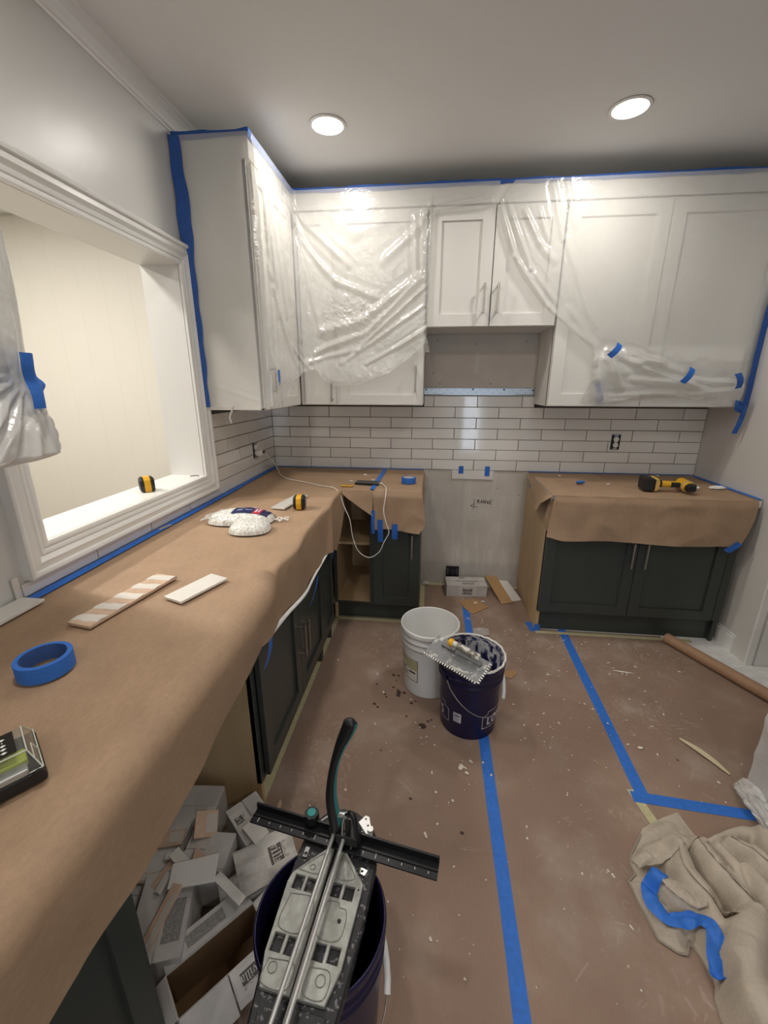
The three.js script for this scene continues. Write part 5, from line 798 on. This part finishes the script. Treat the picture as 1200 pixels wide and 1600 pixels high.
shard('large white tile offcut lying slanted on top of the pile of boxes', [[-0.065, -0.02], [0.062, -0.036], [0.066, 0.036], [-0.06, 0.042]], [0.545, 0.182, 2.305], [0.14, 0.22, -0.02], 'white');
shard('brown-backed tile offcut leaning on the edge of the back tile box', R4(0.07, 0.085), [0.505, 0.168, 2.165], [0.1, 0.4, -0.3], 'clay');
shard('long brown-backed tile strip with pale mortar leaning on the box by the near cabinet', R4(0.032, 0.165), [0.512, 0.168, 2.425], [0.16, -0.1, 0.1], 'clay');
shard('small white tile strip lying across the back tile box', R4(0.075, 0.022), [0.455, 0.142, 2.25], [0.02, 0.1, 0.05], 'white');
shard('small slanted white tile piece behind the large white offcut', R4(0.08, 0.032), [0.485, 0.165, 2.275], [0.1, -0.5, -0.1], 'white');
shard('brown-backed offcut half under the hanging paper at the back of the bay', R4(0.09, 0.05), [0.40, 0.141, 2.205], [0.0, 0.25, 0.04], 'clay');
shard('narrow brown-backed offcut under the hanging paper at the middle of the bay', R4(0.08, 0.03), [0.372, 0.132, 2.315], [0, 0.1, 0], 'clay');
shard('brown triangular offcut with a white tip beyond the large white offcut', [[-0.04, -0.02], [0.04, 0.01], [-0.02, 0.024]], [0.548, 0.176, 2.262], [0.1, -0.2, 0.06], 'clay');
shard('narrow white tile strip joining the pile to the torn lettered box', R4(0.11, 0.026), [0.66, 0.158, 2.325], [0.05, -0.45, -0.1], 'white');
shard('small white tile piece standing behind the left edge of the large white offcut', R4(0.02, 0.05), [0.468, 0.165, 2.335], [0.3, -0.2, 0.2], 'white');
shard('brown offcut lying between the back tile box and the large white offcut', R4(0.04, 0.075), [0.455, 0.150, 2.31], [0.1, -0.3, 0.1], 'clay');
shard('white tile piece on the crushed box under the arm of the cutter', R4(0.075, 0.05), [0.672, 0.165, 2.165], [0.05, -0.6, -0.05], 'white');

// ---------------------------------------------------------------- things on the left worktop
const TOP = Y0 + 0.0055;
function place(o, p, r) { o.position.set(...p); o.rotation.set(r[0], r[1], r[2], 'YXZ'); return o; }
{ const t = place(thing('wall_tile', 'long tile lying back up on the left worktop, striped with white mortar', 'tile'), [0.318, TOP, 2.083], [0, -0.17, 0]);
  mesh('tile_body', bx(0.078, 0.0085, 0.31, 0, 0.0042, 0, 0.0014), M.clay, t);
  const mm = std({ color: 0xd9d4cb, roughness: 0.85, side: THREE.DoubleSide });
  for (let k = 0; k < 5; k++) mesh('mortar_stripe', grid(10, 8, (u, v) => { const e = 1 - Math.pow(Math.abs(2 * v - 1), 3); return [lerp(-0.038, 0.038, u), 0.0086 + 0.0022 * e * (0.4 + vnoise(u * 5, v * 5 + k, 241)), -0.134 + k * 0.063 + (v - 0.5) * (0.03 + 0.006 * vnoise(u * 4, k, 243)) - 0.014 * (u - 0.5) + 0.005 * vnoise(u * 4, k * 3, 245)]; }), mm, t); }
place(finish(mesh('wall_tile', bx(0.074, 0.0085, 0.175, 0, 0.0043, 0, 0.0014), M.tile[2], scene), 'cut white tile lying face up on the left worktop beside the striped tile', 'tile'), [0.487, TOP, 2.0], [0, -0.36, 0]);
place(finish(mesh('wall_tile', bx(0.076, 0.0085, 0.33, 0, 0.0043, 0, 0.0014), M.tile[0], scene), 'white tile at the left edge of the photo lying on the worktop against the wall', 'tile'), [0.044, TOP, 2.285], [0, -0.02, 0]);
place(finish(mesh('wall_tile', bx(0.075, 0.0085, 0.27, 0, 0.0043, 0, 0.0014), M.tile[2], scene), 'white tile on the left worktop behind the tape measure', 'tile'), [0.456, TOP, 1.005], [0, -0.17, 0]);

function tapeRoll(label, p, r0, r1, h) {
  const t = thing('tape_roll', label, 'tape roll', p);
  mesh('tape', lathe([[r0 + 0.002, 0], [r1 - 0.001, 0], [r1, 0.001], [r1, h - 0.001], [r1 - 0.001, h], [r0 + 0.002, h]], 72), M.blue, t);
  mesh('core', lathe([[r0, 0.0005], [r0 + 0.003, 0.0005], [r0 + 0.003, h - 0.0005], [r0, h - 0.0005], [r0, 0.0005]], 72), std({ color: 0x35558f, roughness: 0.6 }), t, 'blue-grey core');
  return t;
}
tapeRoll('large roll of blue tape in the left foreground on the worktop', [0.358, TOP, 2.40], 0.0415, 0.0535, 0.038);
{ const t = tapeRoll('small roll of blue tape on the corner worktop near the range gap', [1.062, TOP, 0.468], 0.033, 0.0455, 0.036); const c = t.getObjectByName('core'); c.userData.label = 'white core'; c.material = std({ color: 0xd8d4cc, roughness: 0.7 }); }

function tapeMeasure(label, p, turn) {
  const t = thing('tape_measure', label, 'tape measure', p, turn);
  const side = []; for (const [x, y] of [[-0.034, 0.004], [-0.03, 0], [0.03, 0], [0.036, 0.006], [0.038, 0.03], [0.03, 0.056], [0.014, 0.066], [-0.016, 0.066], [-0.032, 0.054], [-0.038, 0.03]]) side.push([x, y]);
  mesh('body', poly(side, 0.058, 0.007).translate(0, 0, -0.029).rotateY(Math.PI / 2), M.black, t);
  mesh('band', poly(side.map(([x, y]) => [x * 1.03, 0.033 + (y - 0.033) * 1.03]), 0.026, 0.001).translate(0, 0, -0.013).rotateY(Math.PI / 2), M.yellow, t, 'yellow band');
  mesh('hook', [bx(0.022, 0.018, 0.0016, 0, 0.012, -0.046, 0.0005), bx(0.018, 0.004, 0.012, 0, 0.008, -0.04, 0.001)], M.steel, t);
  mesh('belt_clip', bx(0.0016, 0.04, 0.018, 0.031, 0.035, 0, 0.0005), M.steel, t);
  return t;
}
tapeMeasure('black and yellow tape measure on the left worktop in front of a white tile', [0.538, TOP, 1.10], 0.12);
tapeMeasure('black and yellow tape measure on the white sill of the opening', [-0.085, OY0 + 0.0005, 1.372], 0.75);

// bag of spacers
{ const t = thing('spacer_bag', 'open clear bag of white spacers with a blue and red label', 'bag', [0.345, TOP, 1.36], 0.15);
  const grit = dataTex(256, (u, v) => { const k = vnoise(u * 46, v * 46, 251, 46), j = vnoise(u * 90, v * 90, 253, 90); return tone([236, 236, 230], 0.86 + 0.2 * k + 0.06 * (j - 0.5)); }, 4);
  const bag = std({ map: grit, roughness: 0.3, side: THREE.DoubleSide, bumpMap: dataTex(256, (u, v) => 255 * vnoise(u * 46, v * 46, 251, 46), 4, false), bumpScale: 0.003 });
  const lumpA = (x, z) => { const q = Math.max(0, 1 - Math.pow(Math.abs(x + 0.01) / 0.15, 2.6) - Math.pow(Math.abs(z + 0.03) / 0.085, 2.6)), r = Math.pow(q, 0.5); return 0.001 + 0.05 * r + 0.008 * (fbm(x * 30, z * 30, 257, 3) - 0.4) * r; };
  const lumpB = (x, z) => { const q = Math.max(0, 1 - Math.pow(Math.abs(x) / 0.088, 2.4) - Math.pow(Math.abs(z) / 0.078, 2.4)), r = Math.pow(q, 0.5); return 0.001 + 0.046 * r + 0.006 * (fbm(x * 30, z * 30, 259, 3) - 0.4) * r; };
  mesh('filled_half', grid(72, 48, (u, v) => { const a = u * Math.PI * 2, r = v, c = Math.cos(a), d = Math.sin(a), f = Math.pow(Math.pow(Math.abs(c), 2.6) + Math.pow(Math.abs(d), 2.6), -1 / 2.6), x = -0.01 + 0.15 * c * f * r, z = -0.03 + 0.085 * d * f * r; return [x, lumpA(x, z), z]; }, (u, v) => { const a = u * Math.PI * 2; return [0.15 * Math.cos(a) * v, 0.085 * Math.sin(a) * v]; }), bag, t);
  mesh('filled_half', grid(60, 40, (u, v) => { const a = u * Math.PI * 2, r = v, c = Math.cos(a), d = Math.sin(a), f = Math.pow(Math.pow(Math.abs(c), 2.4) + Math.pow(Math.abs(d), 2.4), -1 / 2.4), x = 0.088 * c * f * r, z = 0.078 * d * f * r; return [0.065 + x, lumpB(x, z), 0.105 + z]; }, (u, v) => { const a = u * Math.PI * 2; return [0.09 * Math.cos(a) * v, 0.08 * Math.sin(a) * v]; }), bag, t);
  mesh('film_edge', grid(14, 8, (u, v) => [lerp(-0.185, -0.1, v) , 0.012 + 0.022 * v + 0.008 * vnoise(u * 6, v * 4, 265), lerp(-0.09, 0.05, u) * (0.5 + 0.5 * v) - 0.015]), phys({ color: 0xf6f6f6, roughness: 0.14, transmission: 0.6, thickness: 0, side: THREE.DoubleSide }), t, 'clear empty end of the bag');
  mesh('label', grid(24, 14, (u, v) => { const x = lerp(-0.035, 0.125, u) + 0.02 * (v - 0.5), z = lerp(0.012, -0.098, v); return [x, lumpA(x, z) + 0.0022, z]; }), std({ map: canvasTex(320, 160, (c, w, h) => { c.fillStyle = '#27305e'; c.fillRect(0, 0, w, h); c.fillStyle = '#b83a4c'; c.fillRect(185, 0, 70, h); c.fillStyle = '#1d2450'; c.fillRect(255, 0, 65, h); c.fillStyle = '#d8dae6'; for (const [x, y, a, b] of [[40, 20, 60, 12], [120, 26, 50, 10], [120, 44, 56, 10], [26, 70, 56, 8], [36, 110, 46, 10], [100, 96, 60, 8], [200, 26, 14, 110], [226, 40, 10, 90], [272, 24, 12, 60]]) c.fillRect(x, y, a, b); }), roughness: 0.3, side: THREE.DoubleSide }), t, 'dark blue and red printed label'); }
{ const sp = std({ color: 0xf2f1ec, roughness: 0.45 }), wedge = (() => merge([bx(0.022, 0.006, 0.009, 0, 0.003, 0, 0.0015), bx(0.007, 0.009, 0.009, -0.006, 0.0045, 0, 0.0015)]))();
  const put = (x, z, a, label, group) => { const m = finish(mesh('tile_spacer', wedge, sp, scene), label, 'tile spacer', group); m.position.set(x, TOP, z); m.rotation.y = a; };
  for (const [x, z, a] of [[0.497, 1.285, 0.3], [0.515, 1.30, 1.4], [0.53, 1.28, 0.8], [0.51, 1.325, 2.1], [0.49, 1.31, 2.9], [0.537, 1.31, 0.1]]) put(x, z, a, 'white tile spacer spilled from the mouth of the clear bag', 'spacers spilled from the bag');
  put(0.69, 0.478, 0.4, 'white spacer lying leftmost of three before the phone'); put(0.764, 0.489, 0.0, 'white spacer in the middle of three before the phone'); put(0.826, 0.425, 0.1, 'white spacer touching the back of the phone'); put(0.751, 0.269, 0.1, 'white spacer by itself near the tiles behind the phone'); }
finish(mesh('paint_scraper', bx(0.075, 0.006, 0.018, 0.688, TOP + 0.003, 0.612, 0.001), M.yellow, scene), 'yellow wedge on the corner worktop at the torn paper edge', 'shim');
finish(mesh('paper_scrap', poly([[0, 0], [0.075, 0.012], [0.07, 0.022], [0.015, 0.014]], 0.001).rotateX(-Math.PI / 2).rotateY(1.2).translate(0.03, TOP, 1.50), std({ color: 0xc9a94e, roughness: 0.7 }), scene), 'yellow paper scrap on the worktop against the tiles below the opening', 'scrap');
finish(mesh('pencil_stub', tube([[-0.052, OY0 + 0.005, 1.075], [-0.03, OY0 + 0.006, 1.06], [-0.012, OY0 + 0.005, 1.058]], 0.0022, 12, 6), M.black, scene), 'short black wire end on the far corner of the sill', 'wire');

// tape laid on and hanging from the paper
tapeThing('blue tape strip along the wall at the back of the long left worktop', slabStrip(0.030, 0.66, 0.030, 2.125, 0.036, Y0 + 0.005));
tapeThing('blue tape strip along the left wall in the corner of the worktop', slabStrip(0.028, 0.03, 0.028, 0.66, 0.03, Y0 + 0.006));
tapeThing('blue tape strip along the tiles behind the corner worktop', slabStrip(0.045, 0.026, 1.15, 0.026, 0.022, Y0 + 0.0065));
tapeThing('blue tape strip along the tiles behind the right worktop', slabStrip(1.905, 0.026, 3.0, 0.026, 0.022, Y0 + 0.0065));
tapeThing('blue tape strip along the right wall on the right worktop', slabStrip(3.012, 0.04, 3.012, 0.664, 0.03, Y0 + 0.0062));
tapeThing('blue tape strip across the corner worktop under the phone', slabStrip(0.867, 0.04, 0.852, 0.668, 0.028, Y0 + 0.0058));
const hang = (label, p0, p1, w, side, mat) => tapeThing(label, ribbon([p0, [(p0[0] + p1[0]) / 2 + 0.004 * side[2], (p0[1] + p1[1]) / 2, (p0[2] + p1[2]) / 2 + 0.004 * side[0]], p1], w, side), mat);
hang('blue tape piece holding the near end of the left paper flap to the cabinet end', [0.752, 0.84, 2.095], [0.728, 0.74, 2.10], 0.03, [0, 0, 1]);
hang('blue tape piece holding the middle of the left paper flap to the cabinet doors', [0.758, 0.80, 1.60], [0.722, 0.67, 1.61], 0.03, [0, 0, 1]);
hang('blue tape piece holding the far end of the left paper flap', [0.725, 0.735, 1.18], [0.70, 0.665, 1.185], 0.026, [0, 0, 1]);
hang('wide blue tape strip from the corner paper flap down onto the dark door', [0.905, 0.757, 0.716], [0.905, 0.60, 0.68], 0.034, [1, 0, 0]);
hang('right-hand blue tape piece on the corner paper flap above the door handle', [0.995, 0.735, 0.726], [0.995, 0.63, 0.70], 0.036, [1, 0, 0]);
hang('narrow blue tape strip at the left edge of the corner paper flap', [0.862, 0.81, 0.705], [0.858, 0.655, 0.68], 0.022, [1, 0, 0]);
hang('blue tape piece at the lower right corner of the right paper flap', [2.915, 0.70, 0.735], [2.87, 0.64, 0.715], 0.04, [0.8, -0.5, 0]);
hang('blue tape piece at the left end of the right worktop paper', [1.896, 0.9, 0.1], [1.894, 0.85, 0.16], 0.03, [0, 0, 1]);

// phone, charger and cable
{ const t = place(thing('phone', 'black phone lying on the corner worktop, plugged into a white cable', 'phone'), [0.805, TOP, 0.522], [0.03, -0.13, 0]);
  mesh('case', bx(0.155, 0.0105, 0.074, 0, 0.0055, 0, 0.004), M.black, t); mesh('screen', bx(0.146, 0.001, 0.067, 0, 0.0108, 0, 0.0004), phys({ color: 0x1c1f22, roughness: 0.12 }), t); }
{ const t = thing('charging_cable', 'thin white cable from the left wall socket looping down to the phone', 'cable', [0, 0, 0]);
  const cb = std({ color: 0xeceae4, roughness: 0.45 });
  mesh('cord', tube([[0.052, 1.085, 0.315], [0.062, 1.05, 0.27], [0.07, 0.99, 0.19], [0.08, TOP + 0.006, 0.155], [0.158, TOP + 0.003, 0.323], [0.258, TOP + 0.003, 0.456], [0.391, TOP + 0.003, 0.536], [0.521, TOP + 0.003, 0.622], [0.618, TOP + 0.004, 0.675], [0.66, 0.922, 0.722], [0.69, 0.841, 0.732], [0.723, 0.761, 0.735], [0.742, 0.637, 0.735], [0.779, 0.546, 0.732], [0.839, 0.514, 0.73], [0.899, 0.551, 0.73], [0.934, 0.625, 0.732], [0.962, 0.688, 0.738], [0.945, 0.75, 0.742], [0.93, 0.82, 0.738], [0.94, 0.908, 0.722], [0.935, TOP + 0.004, 0.655], [0.918, TOP + 0.005, 0.59], [0.895, TOP + 0.006, 0.535]], 0.0028, 260, 8), cb, t);
  mesh('plug', cyl(0.0045, 0.0045, 0.022, 0.888, TOP + 0.006, 0.531, 12, [0, 0.1, Math.PI / 2]), cb, t);
  mesh('connector', [bx(0.016, 0.014, 0.03, 0.052, 1.092, 0.33, 0.003)], M.black, t, 'black connector at the charger end');
  mesh('charger', bx(0.034, 0.034, 0.05, 0.036, 1.092, 0.366, 0.005), cb, t, 'white charger block'); }

// bit box in the left foreground
{ const t = place(thing('bit_box', 'clear-lidded black case of driver bits with a black and lime label at the left edge', 'tool case'), [0.520, TOP, 2.654], [0, 0.914, 0]);
  mesh('base', [bx(0.17, 0.026, 0.112, -0.03, 0.013, 0, 0.006), cyl(0.0085, 0.0085, 0.008, 0.045, 0.02, 0.056, 16, [Math.PI / 2, 0, 0]), bx(0.1, 0.016, 0.01, -0.06, 0.015, 0.059, 0.003)], M.black, t);
  mesh('bit_holder', bx(0.05, 0.014, 0.03, 0.012, 0.036, 0.022, 0.003), std({ color: 0xb6c431, roughness: 0.4 }), t, 'lime green bit holder');
  mesh('bits', [cyl(0.008, 0.008, 0.05, -0.03, 0.036, 0.03, 14, [0, 0, Math.PI / 2]), cyl(0.006, 0.006, 0.05, -0.03, 0.034, 0.046, 14, [0, 0, Math.PI / 2]), bx(0.04, 0.012, 0.02, 0.015, 0.033, 0.048, 0.003)], std({ color: 0xb4b6b4, roughness: 0.35, metalness: 0.6 }), t);
  const clear = phys({ color: 0xf0f2ec, roughness: 0.08, transmission: 0.9, thickness: 0, side: THREE.DoubleSide });
  mesh('lid', [subdivide(bx(0.166, 0.036, 0.108, -0.03, 0.044, 0, 0.007), (x, y, z) => { const k = (y - 0.026) / 0.036; return [x + (x > 0 ? -0.014 : 0.01) * clamp(k), y, z * (1 - 0.36 * clamp(k)) + 0.009 * clamp(k)]; })], clear, t);
  mesh('lid_rib', [[[0.051, 0.028, 0.053], [0.039, 0.062, 0.043]], [[0.039, 0.062, 0.043], [0.039, 0.062, -0.025]], [[0.039, 0.062, -0.025], [0.051, 0.028, -0.052]], [[-0.1, 0.062, 0.043], [0.039, 0.062, 0.043]], [[-0.1, 0.0275, 0.054], [0.052, 0.0275, 0.054]], [[0.052, 0.0275, 0.054], [0.052, 0.0275, -0.053]], [[0.045, 0.045, 0.048], [0.045, 0.045, 0.006]], [[0.045, 0.045, 0.006], [0.052, 0.028, 0.006]]].map((q) => tube(q, 0.0011, 2, 6)), phys({ color: 0xe8ebe2, roughness: 0.2, transmission: 0.3, thickness: 0 }), t);
  mesh('label', grid(2, 2, (u, v) => [lerp(-0.105, 0.028, u), 0.0632, lerp(0.038, -0.02, v)]), std({ map: canvasTex(420, 256, (c, w, h) => { c.fillStyle = '#1d1d1b'; c.fillRect(0, 0, w, h); c.fillStyle = '#a9b83a'; c.fillRect(330, 0, 8, h); c.fillRect(300, 70, 8, 180); c.fillRect(280, 70, 6, 180); c.font = 'bold 64px sans-serif'; c.fillStyle = '#c5cf5e'; c.font = 'italic bold 34px sans-serif'; c.fillText('ryobi', 236, 52); c.fillStyle = '#f2f2ee'; c.save(); c.translate(110, 236); c.rotate(-Math.PI / 2); c.font = 'bold 60px sans-serif'; c.fillText('40 PC', 0, 0); c.fillText('DRILL', 0, 66); c.restore(); c.fillStyle = '#f2f2ee'; for (const y of [60, 130, 170, 212]) { c.beginPath(); c.moveTo(374, y - 12); c.lineTo(388, y); c.lineTo(374, y + 14); c.lineTo(360, y); c.fill(); } c.fillRect(371, 90, 6, 10); }), roughness: 0.35 }), t, 'black label with lime stripes and white lettering');
}

// ---------------------------------------------------------------- things on the right worktop
{ const t = place(thing('cordless_drill', 'yellow and black cordless drill lying on the right worktop', 'drill'), [2.595, TOP, 0.51], [0, -0.12, 0]);
  // lying on its side: handle along x, battery at the left, head at the right with the chuck towards the front
  mesh('battery', [bx(0.05, 0.078, 0.115, -0.112, 0.042, 0.0, 0.01), bx(0.02, 0.066, 0.1, -0.082, 0.042, 0, 0.006)], M.black, t);
  mesh('battery_foot', [bx(0.022, 0.076, 0.1, -0.068, 0.042, 0, 0.008), bx(0.006, 0.05, 0.03, -0.058, 0.042, 0.04, 0.002)], std({ color: 0xd6b25a, roughness: 0.5 }), t, 'pale yellow foot over the battery');
  mesh('handle', tube([[-0.06, 0.042, 0], [-0.02, 0.042, 0.002], [0.03, 0.042, 0.004], [0.085, 0.042, 0.0]], 0.019, 24, 14), M.yellow, t);
  mesh('grip', [tube([[-0.062, 0.042, 0], [-0.045, 0.042, 0], [-0.03, 0.042, 0.0005]], 0.0215, 10, 14), bx(0.05, 0.03, 0.012, 0.04, 0.042, 0.018, 0.005)], M.black, t);
  const hd = mesh('head', [cyl(0.031, 0.034, 0.1, 0.098, 0.038, -0.01, 24, [Math.PI / 2, 0, 0]), cyl(0.02, 0.031, 0.02, 0.098, 0.038, 0.048, 24, [Math.PI / 2, 0, 0])], M.yellow, t);
  mesh('motor_cap', cyl(0.034, 0.028, 0.03, 0.098, 0.038, -0.072, 24, [Math.PI / 2, 0, 0]), M.black, hd); mesh('chuck', [cyl(0.016, 0.027, 0.03, 0.1, 0.036, 0.07, 20, [Math.PI / 2, 0, 0]), bx(0.03, 0.046, 0.06, 0.122, 0.034, 0.03, 0.01)], M.black, hd); mesh('collar', cyl(0.0335, 0.0335, 0.012, 0.098, 0.038, 0.034, 24, [Math.PI / 2, 0, 0]), std({ color: 0xc9bb8c, roughness: 0.5 }), hd); }
finish(mesh('tape_wad', subdivide(plain(new THREE.TorusGeometry(0.018, 0.007, 8, 30).rotateX(1.3)), (x, y, z) => { const k = 0.8 + 0.5 * vnoise(x * 80 + 4, z * 80 + y * 50, 261); return [2.149 + x * k, TOP + 0.012 + y * k, 0.38 + z * k]; }), M.blue, scene), 'crumpled ring of blue tape on the right worktop', 'tape');
{ const paper = std({ color: 0xeeede9, roughness: 0.8, side: THREE.DoubleSide }), wad = (label, x, z, w, d, s) => finish(mesh('tissue_scrap', subdivide(plain(new THREE.SphereGeometry(1, 24, 14)), (a, b, c) => { const k = 0.55 + 0.9 * fbm(a * 3 + s, c * 3 + b * 2, 263, 3); return [x + a * w * k, TOP + 0.006 + Math.max(-0.4, b) * 0.011 * k, z + c * d * k]; }), paper, scene), label, 'scrap');
  wad('small white scrap on the right worktop just right of the drill', 2.80, 0.44, 0.024, 0.016, 3); wad('white crumpled strip on the right worktop near the right wall', 2.94, 0.42, 0.05, 0.018, 9);
  const chip = (label, x, z, a) => { const m = finish(mesh('tile_spacer', bx(0.024, 0.006, 0.01, 0, 0.003, 0, 0.0015), paper, scene), label, 'tile spacer'); m.position.set(x, TOP, z); m.rotation.y = a; };
  chip('white spacer on the right worktop between the blue tape ring and the drill', 2.32, 0.38, 0.5); chip('white spacer on the right worktop under the tiles behind the drill', 2.76, 0.075, 0.2); chip('white chip on the right worktop behind the blue tape ring', 2.09, 0.15, 0.9); }

// tile held below the bottom row by two tape pieces
finish(mesh('wall_tile', bx(0.303, 0.068, 0.008, 1.51, 0.899, 0.0045, 0.0014), M.tile[0], scene), 'single white tile taped up below the bottom row over the range gap', 'tile');
tapeThing('left of the two blue tape pieces holding the lone tile below the bottom row', grid(2, 4, (u, v) => [1.408 + 0.035 * u, lerp(0.963, 0.907, v), 0.0112 + 0.0006 * Math.sin(v * 9)]));
tapeThing('right of the two blue tape pieces holding the lone tile below the bottom row', grid(2, 4, (u, v) => [1.598 + 0.035 * u, lerp(0.965, 0.893, v), 0.0112 + 0.0006 * Math.sin(v * 9)]));

// galvanised bracket strip above the tiles
{ const t = thing('mounting_bracket', 'galvanised steel bracket strip screwed to the wall above the tiles in the range gap', 'bracket', [1.518, 1.4905, 0]);
  const holes = []; for (let i = 0; i < 26; i++) { const x = -0.355 + i * 0.028; holes.push([x, i % 2 ? 0.01 : -0.006, 0.0028]); }
  mesh('plate', [poly([[-0.378, -0.02], [-0.25, -0.02], [-0.245, -0.024], [0.245, -0.024], [0.25, -0.02], [0.376, -0.02], [0.376, 0.022], [-0.378, 0.022]], 0.002, 0, holes.map(([x, y, r]) => Array.from({ length: 8 }, (q, k) => [x + r * Math.cos(k / 8 * 6.283), y + r * Math.sin(k / 8 * 6.283)]))).translate(0, 0, 0.004), bx(0.754, 0.002, 0.014, 0, 0.023, 0.009, 0.0006)], M.steel, t);
  for (const [x, y] of [[-0.366, 0.012], [-0.04, 0.016], [0.17, 0.014], [0.366, 0.01]]) mesh('screw', cyl(0.006, 0.006, 0.004, x, y, 0.008, 12, [Math.PI / 2, 0, 0]), std({ color: 0x3a3b3d, roughness: 0.4, metalness: 0.8 }), t);
  mesh('backing', raw(0.75, 0.04, 0.002, 0, -0.002, 0.0015), M.black, t); }

renderer.render(scene, camera);
